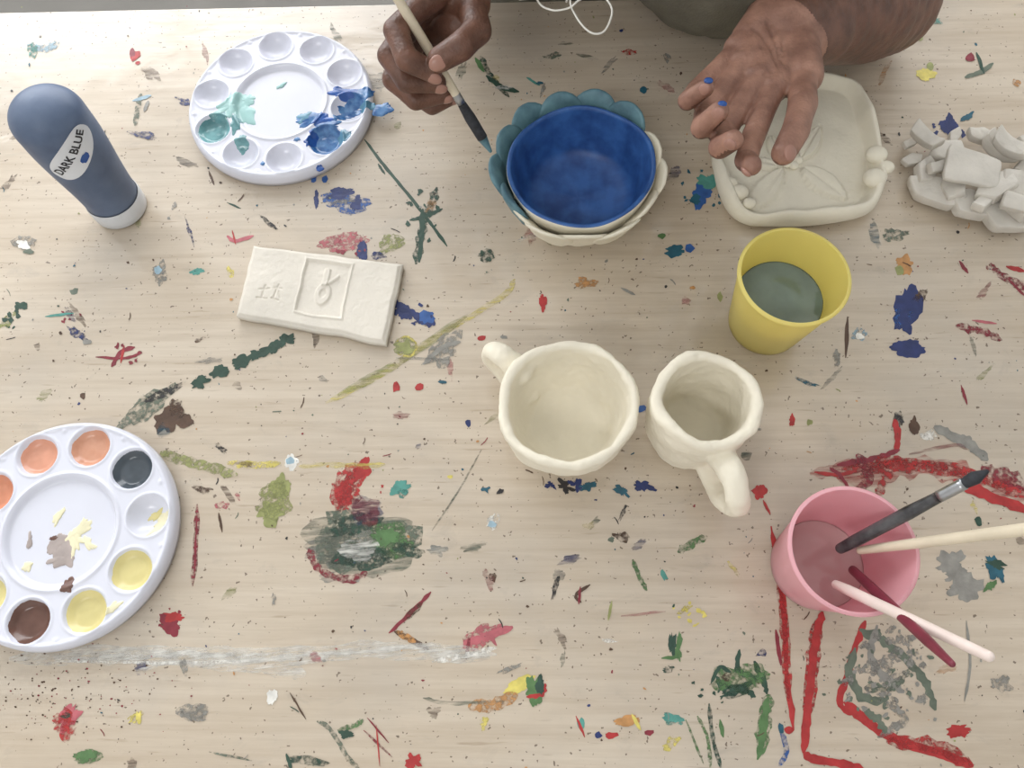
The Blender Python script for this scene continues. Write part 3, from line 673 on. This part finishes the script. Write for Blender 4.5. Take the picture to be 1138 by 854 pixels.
# clay tray
out = [(986, 200), (977, 150), (966, 112), (950, 88), (915, 80), (866, 80), (820, 90), (799, 120), (792, 165), (800, 212), (822, 242), (872, 248), (930, 244), (970, 232)]
hz = .019; W = [P(x, y, hz * .7) for x, y in out]; cc = sum(W, Vector()) / len(W); cc.z = TZ
bd = crom(W + [W[0]], 10)[:-1]
leaves = [((834, 232), (872, 184), .0105), ((892, 184), (944, 221), .0110), ((890, 176), (912, 138), .0080), ((872, 176), (856, 148), .007), ((866, 184), (832, 176), .006)]
LV = [(P(*a, .009), P(*b, .009), w_) for a, b, w_ in leaves]
def leafh(p):
    z = 0
    for a, b, w_ in LV:
        d = b - a; L = d.length; d.normalize(); q = p - a; s = (q.x * d.x + q.y * d.y) / L; t = abs(-q.x * d.y + q.y * d.x)
        if -.05 < s < 1.05:
            wd = w_ * max(0, math.sin(math.pi * min(1, max(0, s)) ** .85)) ** .8
            if t < wd: z = max(z, .0034 * sm(0, .0014, wd - t) - .0016 * math.exp(-(t / .0008) ** 2))
            else: z -= .0012 * math.exp(-((t - wd) / .0012) ** 2)
    return z
g = Geo(); v = []; f = []; nb = len(bd); NR_ = 150
for i in range(NR_ + 1):
    rho = i / NR_
    for b in bd:
        p = Vector((cc.x, cc.y, 0)).lerp(Vector((b.x, b.y, 0)), max(rho, .001))
        nz = noise.noise(Vector((b.x * 35, b.y * 35, 2)))
        z = .006 + leafh(p) + .0008 * noise.noise(p * 60) + (hz - .006 + .006 * nz) * sm(.82, .93, rho + .03 * nz)
        if rho > .93: z -= (1 - math.sqrt(max(0, 1 - ((rho - .93) / .07) ** 2))) * .010
        v.append(Vector((p.x, p.y, TZ + z)))
for sc2, z in ((.985, .006), (.95, .0012), (.9, .0004)):
    for b in bd: p = Vector((cc.x, cc.y, 0)).lerp(Vector((b.x, b.y, 0)), sc2); v.append(Vector((p.x, p.y, TZ + z)))
for i in range(NR_ + 3):
    for j in range(nb):
        k = (j + 1) % nb; f.append((i * nb + j, (i + 1) * nb + j, (i + 1) * nb + k, i * nb + k))
f = [q[::-1] for q in f]
g.add(v, f)
for x, y, s in ((974, 172, .0090), (972, 198, .0095), (985, 186, .0065), (821, 214, .0080), (811, 204, .0065), (833, 226, .0055)):
    ell(g, P(x, y, .017), (s, s * .9, s * .7), 0)
for k in range(5): ell(g, P(880 + 7 * math.cos(k * 1.256), 178 + 6 * math.sin(k * 1.256), .008), (.0042, .0042, .0026))
mk('clay_leaf_dish', g, [clay])

# tile
cs = [P(281, 272, .009), P(447, 293, .009), P(428, 381, .009), P(262, 350, .009)]
g = Geo(); v = []; f = []; nx, ny = 220, 120
def segd(x, y, a, b):
    ax, ay = a; bx, by = b; t = max(0, min(1, ((x - ax) * (bx - ax) + (y - ay) * (by - ay)) / ((bx - ax) ** 2 + (by - ay) ** 2 + 1e-9)))
    return math.hypot(x - ax - t * (bx - ax), y - ay - t * (by - ay))
def tileh(s, t):
    x, y = s * 1.7, t
    ed = min(s * 1.7, (1 - s) * 1.7, t, 1 - t)
    z = .0092 + .0006 * noise.noise(Vector((x * 2, y * 2, 0))) + .00018 * noise.noise(Vector((x * 14, y * 14, 0)))
    z -= .0022 * (1 - sm(0, .045, ed))
    sx, sy = (s - .53) / .15, (t - .46) / .35; m = max(abs(sx), abs(sy))
    if m < 1: z -= .0012 * sm(0, .06, 1 - m)
    z += .0010 * math.exp(-((m - 1.05) / .04) ** 2)
    if m < .9:   # vase relief
        e1 = math.hypot(sx / .36, (sy - .2) / .42); z += .0014 * (1 - sm(.85, 1, e1))
        if abs(sx) < .13 and -.75 < sy < -.1: z += .0014
        z -= .0012 * (1 - sm(.10, .17, math.hypot(sx, (sy - .2) * .9)))
        z += .0012 * (1 - sm(.04, .07, segd(sx, sy, (.12, -.2), (.5, -.5))))
    d = min(segd(x, y, (.20, .60), (.30, .58)), segd(x, y, (.25, .55), (.25, .70)), segd(x, y, (.19, .72), (.31, .70)), segd(x, y, (.35, .56), (.43, .56)), segd(x, y, (.39, .52), (.38, .68)), segd(x, y, (.36, .68), (.44, .70)), segd(x, y, (.41, .60), (.45, .66)))
    z -= .0009 * (1 - sm(.004, .014, d))
    return z
for i in range(nx + 1):
    for j in range(ny + 1):
        s, t = i / nx, j / ny
        p = cs[0].lerp(cs[1], s).lerp(cs[3].lerp(cs[2], s), t)
        wob = .0012 * noise.noise(Vector((s * 5, t * 5, 7)))
        v.append(Vector((p.x + wob, p.y + wob, TZ + tileh(s, t))))
for i in range(nx):
    for j in range(ny): a = i * (ny + 1) + j; f.append((a, a + 1, a + ny + 2, a + ny + 1))
bord = [i * (ny + 1) for i in range(nx + 1)] + [nx * (ny + 1) + j for j in range(1, ny + 1)] + [i * (ny + 1) + ny for i in range(nx - 1, -1, -1)] + [j for j in range(ny - 1, 0, -1)]
cm = sum(cs, Vector()) / 4; o0 = len(v)
for zf, ex in ((.004, 1.008), (.0004, 1.0)):
    for b in bord:
        p = v[b]; v.append(Vector((cm.x + (p.x - cm.x) * ex, cm.y + (p.y - cm.y) * ex, TZ + zf)))
nb = len(bord)
for j in range(nb):
    k = (j + 1) % nb
    f.append((bord[j], bord[k], o0 + k, o0 + j)); f.append((o0 + j, o0 + k, o0 + nb + k, o0 + nb + j))
f.append(tuple(o0 + nb + j for j in range(nb)))
f = [q[::-1] for q in f]
g.add(v, f); mk('clay_tile', g, [clayg])

# broken clay
g = Geo()
shards = [  # px,py,h, half-length, half-width, rot, tiltx, tilty, thick, curl
    (1040, 214, .006, .021, .012, -38, 8, -6, .011, 0), (1078, 228, .007, .016, .013, -15, -5, 8, .010, 0), (1120, 240, .006, .025, .013, -4, 4, 4, .011, 0), (1028, 190, .008, .013, .008, 60, 14, 5, .009, 0),
    (1052, 168, .006, .015, .009, 20, -10, 4, .008, 0), (1028, 153, .014, .016, .007, -62, 16, -8, .009, 20), (1078, 186, .024, .027, .018, -20, 5, 5, .0055, 0), (1108, 166, .012, .020, .008, -48, -10, 8, .009, 25),
    (1126, 166, .022, .021, .008, -46, 8, -10, .009, 30), (1106, 208, .018, .017, .011, 25, -14, -8, .010, 0), (1132, 206, .018, .018, .012, -10, 14, 6, .009, 0), (1013, 178, .004, .009, .005, 10, 5, 0, .006, 0),
    (1148, 190, .012, .018, .015, 40, 6, 4, .010, 0), (1060, 206, .012, .016, .009, 70, -18, 4, .009, 0), (1142, 230, .016, .016, .013, 15, -12, 4, .010, 0), (1020, 208, .004, .008, .005, -30, 0, 0, .006, 0), (1130, 226, .024, .014, .008, -25, 15, 0, .008, 0), (1152, 160, .01, .017, .012, 10, 4, 6, .008, 0), (1090, 152, .008, .012, .006, -25, 5, 0, .008, 15),
    (1042, 186, .016, .013, .005, 15, 18, 8, .007, 20), (1092, 226, .016, .012, .006, 40, -16, 8, .008, 20), (1060, 152, .003, .008, .004, 50, 4, 0, .006, 10), (1010, 160, .003, .006, .004, 20, 4, 0, .005, 0)]
for k, (px, py, h, a, b, rot, tx, ty, th, curl) in enumerate(shards):
    c = P(px, py, h + .004); R = Matrix.Rotation(math.radians(rot), 3, 'Z') @ Matrix.Rotation(math.radians(tx), 3, 'X') @ Matrix.Rotation(math.radians(ty), 3, 'Y')
    cor = random.choice([4, 4, 5]); cp = []
    for i in range(cor):
        t = (math.pi / 4 if cor == 4 else .3) + 2 * math.pi * i / cor + random.uniform(-.16, .16); cp.append(Vector((a * math.cos(t) * random.uniform(1.1, 1.3), b * math.sin(t) * random.uniform(1.1, 1.3), 0)))
    v = []; f = []; nn = cor * 6
    prof_ = [(-.5, .88), (-.40, .96), (-.2, .99), (.2, 1.0), (.38, .985), (.47, .95), (.5, .90)]
    for zf, s in [(-.5, .01)] + prof_ + [(.51, .4), (.51, .01)]:
        for i in range(cor):
            for j in range(6):
                p = cp[i].lerp(cp[(i + 1) % cor], j / 6) * s; z = zf * th + curl * p.x * p.x
                p = p * (.96 if j == 0 else 1) * (1 + .05 * noise.noise(Vector((p.x * 150, p.y * 150, k))))
                v.append(c + R @ Vector((p.x, p.y, z + .0006 * noise.noise(Vector((p.x * 120, p.y * 120, k + zf))))))
    low = min(q.z for q in v)
    if low < TZ + .0003: v = [q + Vector((0, 0, TZ + .0003 - low)) for q in v]
    for r in range(len(prof_) + 2):
        for i in range(nn): j = (i + 1) % nn; f.append((r * nn + i, r * nn + j, (r + 1) * nn + j, (r + 1) * nn + i))
    g.add(v, f)
mk('broken_clay_pieces', g, [clays], smooth=True, auto=38)

# ------------------------------------------------------------------ cups
def cup(name, px, py, hgt, Rt, Rb, m, water, wz, wobj):
    c = P(px, py, hgt); c.z = TZ; th = .0014
    e = empty(name, c); g = Geo()
    def R(z): return Rb + (Rt - Rb) * z / hgt
    pr = [(.0001, .0015), (Rb * .85, .0015), (Rb * .88, 0), (Rb - .001, 0), (Rb, .0012)]
    pr += [(R(z), z) for z in [hgt * i / 10 for i in range(1, 10)]] + [(R(hgt) - .0002, hgt - .004), (R(hgt) + .0009, hgt - .003), (R(hgt) + .0012, hgt - .001), (R(hgt) + .0004, hgt), (R(hgt) - .0014, hgt)]
    pr += [(R(z) - th, z) for z in [hgt * i / 10 for i in range(9, 0, -1)]] + [(Rb - th, .0045), (Rb - .004, .003), (.0001, .003)]
    lathe(g, pr, c, 96); mk('cup_shell', g, [m], e, auto=60)
    g = Geo(); rw = R(wz) - th - .0002
    lathe(g, [(.0001, wz), (rw * .5, wz), (rw - .001, wz), (rw, wz + .0006), (Rb - th - .0004, .006), (.0001, .0035)], c, 72); mk(wobj, g, [water], e)
    return c, R
yel = mat('yellow_plastic', (255, 243, 160), .3, .02, 10, trans=.45); pnk = mat('pink_plastic', (250, 202, 210), .3, .03, 10, trans=.4)
wat = mat('paint_water_green', (114, 130, 124), .06, .1, 30, c2=(124, 142, 136)); wat2 = mat('paint_water_pink', (222, 192, 190), .08, .06, 30, c2=(212, 178, 178))
cup('yellow_cup', 883, 306, .077, .0383, .0285, yel, wat, .040, 'water')
pc, PRf = cup('pink_cup', 949, 611, .075, .0388, .0300, pnk, wat2, .012, 'water')

# brushes
def on_line(A, B, xt):
    lo, hi = 0, 8
    for _ in range(50):
        m = (lo + hi) / 2; x = proj(A.lerp(B, m))[0]
        if (x < xt) == (proj(B)[0] > proj(A)[0]): lo = m
        else: hi = m
    return A.lerp(B, lo)
def brush(name, A, B, segs, mats):
    """segs: [(t,r,mat)] along A->B"""
    g = Geo(); pts = []; rr = []; mi = []
    for i in range(len(segs) - 1):
        t0, r0, m0 = segs[i]; t1, r1, _ = segs[i + 1]
        st = max(1, int((t1 - t0) * 40))
        for k in range(st):
            u = k / st; pts.append(A.lerp(B, t0 + (t1 - t0) * u)); rr.append(r0 + (r1 - r0) * u); mi.append(m0)
    pts.append(A.lerp(B, segs[-1][0])); rr.append(segs[-1][1]); mi.append(segs[-1][2])
    sweep(g, pts, rr, 20, mi); return mk(name, g, mats)
blk = mat('black_lacquer', (36, 36, 40), .25, .2, 60, c2=(90, 90, 92)); slv = mat('ferrule_metal', (170, 172, 175), .3, .1, 60, metal=.9); brs = mat('dark_bristles', (48, 50, 56), .7, .3, 300)
crm = mat('cream_handle', (226, 214, 190), .4, .06, 60); pwh = mat('pale_pink_handle', (236, 220, 212), .4, .06, 40); drd = mat('maroon_handle', (120, 46, 62), .35, .2, 60)
A = P(934, 610, .046); Bq = on_line(A, P(1010, 570, .0840), 1097)
brush('paintbrush', A, Bq, [(0, .0034, 0), (.12, .0040, 0), (.5, .0042, 0), (.70, .0034, 0), (.7001, .0036, 1), (.86, .0036, 1), (.8601, .0032, 2), (.93, .0040, 2), (1, .0012, 2)], [blk, slv, brs])
A = P(956, 612, .050); Bq = on_line(A, P(1019, 604, .0820), 1150)
brush('paintbrush', A, Bq, [(0, .0026, 0), (.3, .0032, 0), (1, .0036, 0)], [crm])
A = P(929, 650, .050); Bq = on_line(A, P(980, 674, .0830), 1099)
brush('paintbrush', A, Bq, [(0, .0028, 0), (.1, .0034, 0), (.6, .0033, 0), (1, .0028, 0)], [pwh])
A = P(948, 634, .038); Bq = on_line(A, P(986, 670, .0800), 1058)
brush('paintbrush', A, Bq, [(0, .0030, 0), (.4, .0034, 0), (.8, .0030, 0), (1, .0018, 0)], [drd])

# ------------------------------------------------------------------ the painter
pe_ = empty('person', (.17, .80, 0))
skin = mat('skin_brown', (96, 65, 52), .45, .16, 70, bump=.3, bs=500, c2=(118, 82, 67), sss=.06)
skinp = mat('skin_palm', (142, 103, 88), .48, .14, 60, bump=.3, bs=450, c2=(172, 130, 112), sss=.08)
nailm = mat('fingernail', (168, 126, 112), .3, .05)
shirt = mat('olive_shirt', (106, 101, 88), .9, .1, 60, bump=.5, bs=500); trou = mat('dark_trousers', (44, 48, 60), .9, .1, 60)
hairm = mat('black_hair', (28, 24, 24), .5, .3, 200, bump=.6, bs=400)
nails = Geo()
def nail(pip, dip, tip, r):
    ax = (tip - dip).normalized(); dor = dip - (pip + tip) / 2; dor = dor - ax * dor.dot(ax)
    if dor.length < 1e-5: dor = Vector((0, 0, -1))
    dor.normalize(); sd = ax.cross(dor); R = Matrix((sd, ax, dor)).transposed()
    ell(nails, tip + ax * r * .25 + dor * r * .72, (r * .62, r * .8, r * .32), 0, R)
def finger(sph, J, r0, wr=None):
    pts = [P(*j) for j in J]
    rs = [r0 * 1.12, r0 * 1.06, r0 * .98, r0 * .86]
    m1 = pts[0].lerp(pts[1], .5); m2 = pts[1].lerp(pts[2], .5)
    sph += chain([pts[0], m1, pts[1], m2, pts[2], pts[3]], [r0 * 1.12, r0 * 1.02, r0 * 1.06, r0 * .96, r0 * .98, r0 * .86])
    nail(pts[1], pts[2], pts[3], rs[3]); return pts
def finish_hand(V, N, creases):
    V = V.copy()
    for (a, b, depth, wd) in creases:
        a = np.array(a[:]); b = np.array(b[:]); ab = b - a; L2 = ab.dot(ab)
        t = np.clip(((V - a) @ ab) / L2, 0, 1); d = np.linalg.norm(V - (a + t[:, None] * ab), axis=1)
        V -= N * (depth * np.exp(-(d / wd) ** 2))[:, None]
    return V
# left arm (palm up, fingers half curled)
sA = []
FA = dict(pinky=[(820, 54, .122), (774, 100, .126), (764, 112, .148), (784, 98, .161)],
          ring=[(828, 70, .126), (784, 126, .128), (780, 142, .150), (799, 124, .166)],
          middle=[(842, 86, .128), (806, 146, .130), (800, 164, .150), (815, 156, .164)],
          index=[(860, 98, .128), (838, 150, .134), (829, 178, .146), (835, 184, .158)],
          thumb=[(892, 84, .124), (892, 116, .138), (884, 146, .145), (871, 170, .146)])
wL, wR = P(856, 20, .116), P(882, 46, .114)
PA = {k: finger(sA, j, .0076 if k not in ('thumb', 'pinky') else (.0094 if k == 'thumb' else .0067)) for k, j in FA.items()}
for k, st in (('pinky', wL), ('ring', wL.lerp(wR, .3)), ('middle', wL.lerp(wR, .6)), ('index', wR)):
    sA += chain([st, PA[k][0]], [.014, .0105])
mc = [PA[k][0] for k in ('pinky', 'ring', 'middle', 'index')]
for f_ in (.35, .6, .85):
    row = [s.lerp(m, f_) for s, m in zip((wL, wL.lerp(wR, .3), wL.lerp(wR, .6), wR), mc)]
    sA += chain(row, [.0125 - .002 * f_] * 4)
sA += chain([wR, PA['thumb'][0]], [.018, .0145]); sA += chain([wR.lerp(mc[3], .3), PA['thumb'][0]], [.015, .013]); sA += chain([mc[3].lerp(wR, .3), PA['thumb'][0].lerp(PA['thumb'][1], .15)], [.009, .008])
sA += chain([wL + Vector((0, 0, .003)), wL.lerp(mc[0], .7) + Vector((0, 0, .001))], [.017, .0125])
elb = P(985, 2, .048)
wc = (wL + wR) / 2
sA += chain([wL, wL.lerp(elb, .25)], [.019, .026]); sA += chain([wR, wR.lerp(elb, .25)], [.019, .026])
sA += chain([wc, wc.lerp(elb, .4), wc.lerp(elb, .75), elb], [.024, .036, .044, .044])
shA = Vector((elb.x, .70, 1.10))
sA += chain([elb, elb.lerp(shA, .5), shA], [.044, .048, .055])
V, N, fs = organic(sA, .0013, 4)
cr = []
def joint_crease(a, b, c, r, up=Vector((0, 0, 1))):
    ax = (c - a).normalized(); sd = ax.cross(up).normalized(); top = sd.cross(ax).normalized()
    if top.z < 0: top = -top
    q = b + top * r * .9; cr.append((q - sd * r, q + sd * r, .0009, .0012))
for k in PA:
    p = PA[k]
    if k in ('index', 'thumb'):
        for i in (1, 2): joint_crease(p[i - 1], p[i], p[i + 1], .0075)
    joint_crease(wc, p[0], p[1], .009)
up_ = Vector((0, 0, .011))
def pl(pts, dep=.0020, wd=.0014):
    q = crom(pts, 4)
    for i in range(len(q) - 1): cr.append((q[i] + up_, q[i + 1] + up_, dep / 2, wd))
pl([wL.lerp(mc[0], .75), wL.lerp(mc[1], .6), wc.lerp(mc[2], .65), mc[3].lerp(wR, .12)])
pl([mc[3].lerp(wR, .25), wc.lerp(mc[2], .5), wL.lerp(mc[1], .35)]); pl([mc[3].lerp(wR, .28), wR.lerp(mc[2], .45), wc + (mc[2] - wc) * .1])
V = finish_hand(V, N, cr)
ga = geo_from(V, fs)
plm = []
for q in fs:
    i = q[0]; x = V[i]; nz = N[i][2]; dd = (Vector(x) - wc).dot((mc[2] - wc).normalized())
    plm.append(1 if (nz > -.15 and dd > .0) else 0)
ga.m = plm
armA = mk('left_arm', ga, [skin, skinp], pe_)
# right arm (holding the brush)
TB = P(545, 168, .058); EB = P(438, -8, .175)
sB = []
FB = dict(index=[(474, 0, .150), (440, 34, .152), (452, 66, .150), (480, 80, .140)],
          middle=[(466, 14, .134), (433, 62, .132), (452, 90, .128), (485, 92, .122)],
          ring=[(470, 30, .116), (438, 88, .112), (462, 110, .106), (492, 104, .102)],
          pinky=[(482, 42, .098), (460, 104, .092), (480, 117, .088), (500, 108, .088)],
          thumb=[(524, 4, .142), (530, 34, .150), (512, 52, .156), (489, 66, .152)])
PB = {k: finger(sB, j, .0086 if k not in ('thumb', 'pinky') else (.0100 if k == 'thumb' else .0076)) for k, j in FB.items()}
w1, w2 = P(520, -38, .150), P(528, -30, .118)
for k, st in (('index', w1), ('middle', w1.lerp(w2, .35)), ('ring', w1.lerp(w2, .7)), ('pinky', w2)):
    sB += chain([st, PB[k][0]], [.015, .0115])
mB = [PB[k][0] for k in ('index', 'middle', 'ring', 'pinky')]
for f_ in (.35, .6, .85, 1):
    row = [s.lerp(m, f_) for s, m in zip((w1, w1.lerp(w2, .35), w1.lerp(w2, .7), w2), mB)]; sB += chain(row, [.0125 - .002 * f_] * 4)
sB += chain([w1.lerp(w2, .3), PB['thumb'][0]], [.018, .014]); sB += chain([mB[1].lerp(w1, .4), PB['thumb'][0]], [.014, .012]); sB += chain([mB[2], P(510, 30, .125), P(515, 0, .13)], [.012, .014, .016])
wB = (w1 + w2) / 2; elB = Vector((wB.x - .04, .72, TZ + .06)); shB = Vector((wB.x + .01, .70, 1.10))
sB += chain([w1, w1.lerp(elB, .25)], [.019, .026]); sB += chain([w2, w2.lerp(elB, .25)], [.019, .026])
sB += chain([wB, wB.lerp(elB, .4), wB.lerp(elB, .75), elB], [.024, .036, .043, .042]); sB += chain([elB, elB.lerp(shB, .5), shB], [.042, .047, .055])
V, N, fs = organic(sB, .0013, 4)
cr = []
for k in PB:
    p = PB[k]
    for i in (1, 2): 
        for o_ in (-.0022, 0, .0022):
            q0 = p[i] + (p[i + 1] - p[i - 1]).normalized() * o_; joint_crease(p[i - 1] + (q0 - p[i]), q0, p[i + 1] + (q0 - p[i]), .0085)
cr = [(a, b, .0006, .0009) for a, b, _, _ in cr]
V = finish_hand(V, N, cr)
mk('right_arm', geo_from(V, fs), [skin], pe_)
mk('fingernails', nails, [nailm], pe_)
g = Geo()
for k in ('pinky', 'ring'):
    t = PA[k][3]; ell(g, t + Vector((.001, .001, .0055)), (.0030, .0024, .0014))
mk('paint_on_fingers', g, [pnv], pe_)
# brush in hand
brush('paintbrush', EB, TB, [(0, .0034, 0), (.3, .0036, 0), (.60, .0034, 0), (.6001, .0034, 1), (.66, .0033, 1), (.6601, .0032, 2), (.76, .0044, 2), (.90, .0042, 2), (.9001, .0040, 3), (1.0, .0014, 3)], [crm, slv, brs, tealb])

# torso, shirt
sT = []
mx_ = (shA.x + shB.x) / 2
C = P(846, 26, .115) + Vector((0, .112, 0)); C.z = .885
sT += chain([C, Vector((mx_, .68, .84)), Vector((mx_, .765, .72)), Vector((mx_, .87, .56))], [.106, .112, .122, .14])
for dx in (-.07, .07):
    sT += chain([Vector((mx_ + dx, .67, .95)), Vector((mx_ + dx * 1.1, .73, .83)), Vector((mx_ + dx, .81, .70)), Vector((mx_ + dx, .87, .56))], [.095, .102, .102, .12])
    sT += chain([Vector((mx_ + dx, .67, .95)), Vector((mx_ + dx, .675, 1.06))], [.10, .09])
sT += chain([shA, Vector((mx_, .665, 1.11)), shB], [.066, .085, .066])
sT += chain([shA, shA.lerp(elb, .42)], [.068, .060]); sT += chain([shB, shB.lerp(elB, .42)], [.068, .060])
V, N, fs = organic(sT, .006, 6)
V = np.array([Vector(p) + Vector(n) * (.004 * noise.noise(Vector(p) * 14) + .003 * noise.noise(Vector((p[0] * 60, p[1] * 15, p[2] * 15)))) for p, n in zip(V, N)])
mk('shirt', geo_from(V, fs), [shirt], pe_)
sL = []
for dx in (-.09, .09):
    x = mx_ + dx; sL += chain([Vector((x, .87, .52)), Vector((x + dx * .3, .47, .52)), Vector((x + dx * .3, .50, .10))], [.10, .062, .045])
sL += chain([Vector((mx_ - .09, .87, .53)), Vector((mx_ + .09, .87, .53))], [.115, .115])
V, N, fs = organic(sL, .008, 5); mk('trousers', geo_from(V, fs), [trou], pe_)
sS = []
for dx in (-.117, .117): sS += chain([Vector((mx_ + dx, .52, .045)), Vector((mx_ + dx, .40, .036))], [.044, .035])
V, N, fs = organic(sS, .006, 4); mk('shoes', geo_from(V, fs), [blk], pe_)
# head
hc = Vector((mx_, .565, 1.285)); fd = Vector((0, -.82, -.57)).normalized(); hu = Vector((0, -.57, .82)).normalized(); hx = Vector((1, 0, 0))
def H(x, f, u): return hc + hx * x + fd * f + hu * u
sH = [(H(0, -.02, .03), .083), (H(0, .005, .035), .078), (H(0, .02, 0), .068), (H(.0, .045, -.045), .043), (H(0, .062, -.075), .026), (H(0, .09, -.012), .010), (H(0, .097, -.022), .011), (H(.009, .09, -.024), .008), (H(-.009, .09, -.024), .008), (H(.035, .052, -.015), .028), (H(-.035, .052, -.015), .028), (H(0, .07, .03), .025)]
sH += chain([H(-.016, .084, -.05), H(.016, .084, -.05)], [.006, .006]); sH += chain([H(-.014, .082, -.060), H(.014, .082, -.060)], [.006, .006])
sH += chain([H(.03, .078, .022), H(.012, .085, .018)], [.009, .008]); sH += chain([H(-.03, .078, .022), H(-.012, .085, .018)], [.009, .008])
for s in (-1, 1): sH += chain([H(s * .080, -.012, .018), H(s * .083, -.018, 0), H(s * .079, -.008, -.02)], [.010, .010, .007])
sH += chain([H(0, -.03, -.03), Vector((mx_, .665, 1.13))], [.055, .058])
V, N, fs = organic(sH, .003, 5); mk('head', geo_from(V, fs), [skin], pe_)
g = Geo()
for s in (-1, 1): ell(g, H(s * .030, .070, .004), (.0125, .0125, .0125), 0); ell(g, H(s * .030, .0805, .003), (.0050, .0035, .0050), 1)
mk('eyes', g, [labm, blk], pe_)
sR = [(H(0, -.028, .042), .088), (H(0, -.005, .055), .078)]; sR += chain([H(-.05, -.03, .02), H(0, -.055, -.005), H(.05, -.03, .02)], [.045, .05, .045])
V, N, fs = organic(sR, .004, 3); V = np.array([Vector(p) + Vector(n) * .004 * noise.noise(Vector(p) * 90) for p, n in zip(V, N)])
mk('hair', geo_from(V, fs), [hairm], pe_)
# cord hanging from neck
cordm = mat('white_cord', (232, 230, 222), .5, .03)
g = Geo(); ch = .15
pts = crom([Vector((mx_ - .035, .62, 1.10)), P(580, -60, .22), P(596, -2, ch), P(612, 11, ch), P(632, 9, ch), P(644, 0, ch + .003), P(664, -8, ch), P(680, 10, ch), P(672, 34, ch), P(656, 36, ch), P(640, 18, ch), P(634, -4, ch), P(650, -50, .20), Vector((mx_ + .02, .62, 1.10))], 8)
sweep(g, pts, .0007, 8); mk('drawstring_cord', g, [cordm], pe_)
# stool
stm = mat('stool_wood', (150, 110, 74), .5, .15, 20)
g = Geo(); lathe(g, [(.0001, .37), (.17, .37), (.175, .375), (.175, .395), (.17, .40), (.0001, .40)], Vector((mx_, .88, 0)), 48)
for a in (.8, 2.36, 3.93, 5.5): sweep(g, [Vector((mx_ + .12 * math.cos(a), .88 + .12 * math.sin(a), .37)), Vector((mx_ + .19 * math.cos(a), .88 + .19 * math.sin(a), .012))], [.014, .012], 12)
mk('stool', g, [stm], auto=40)
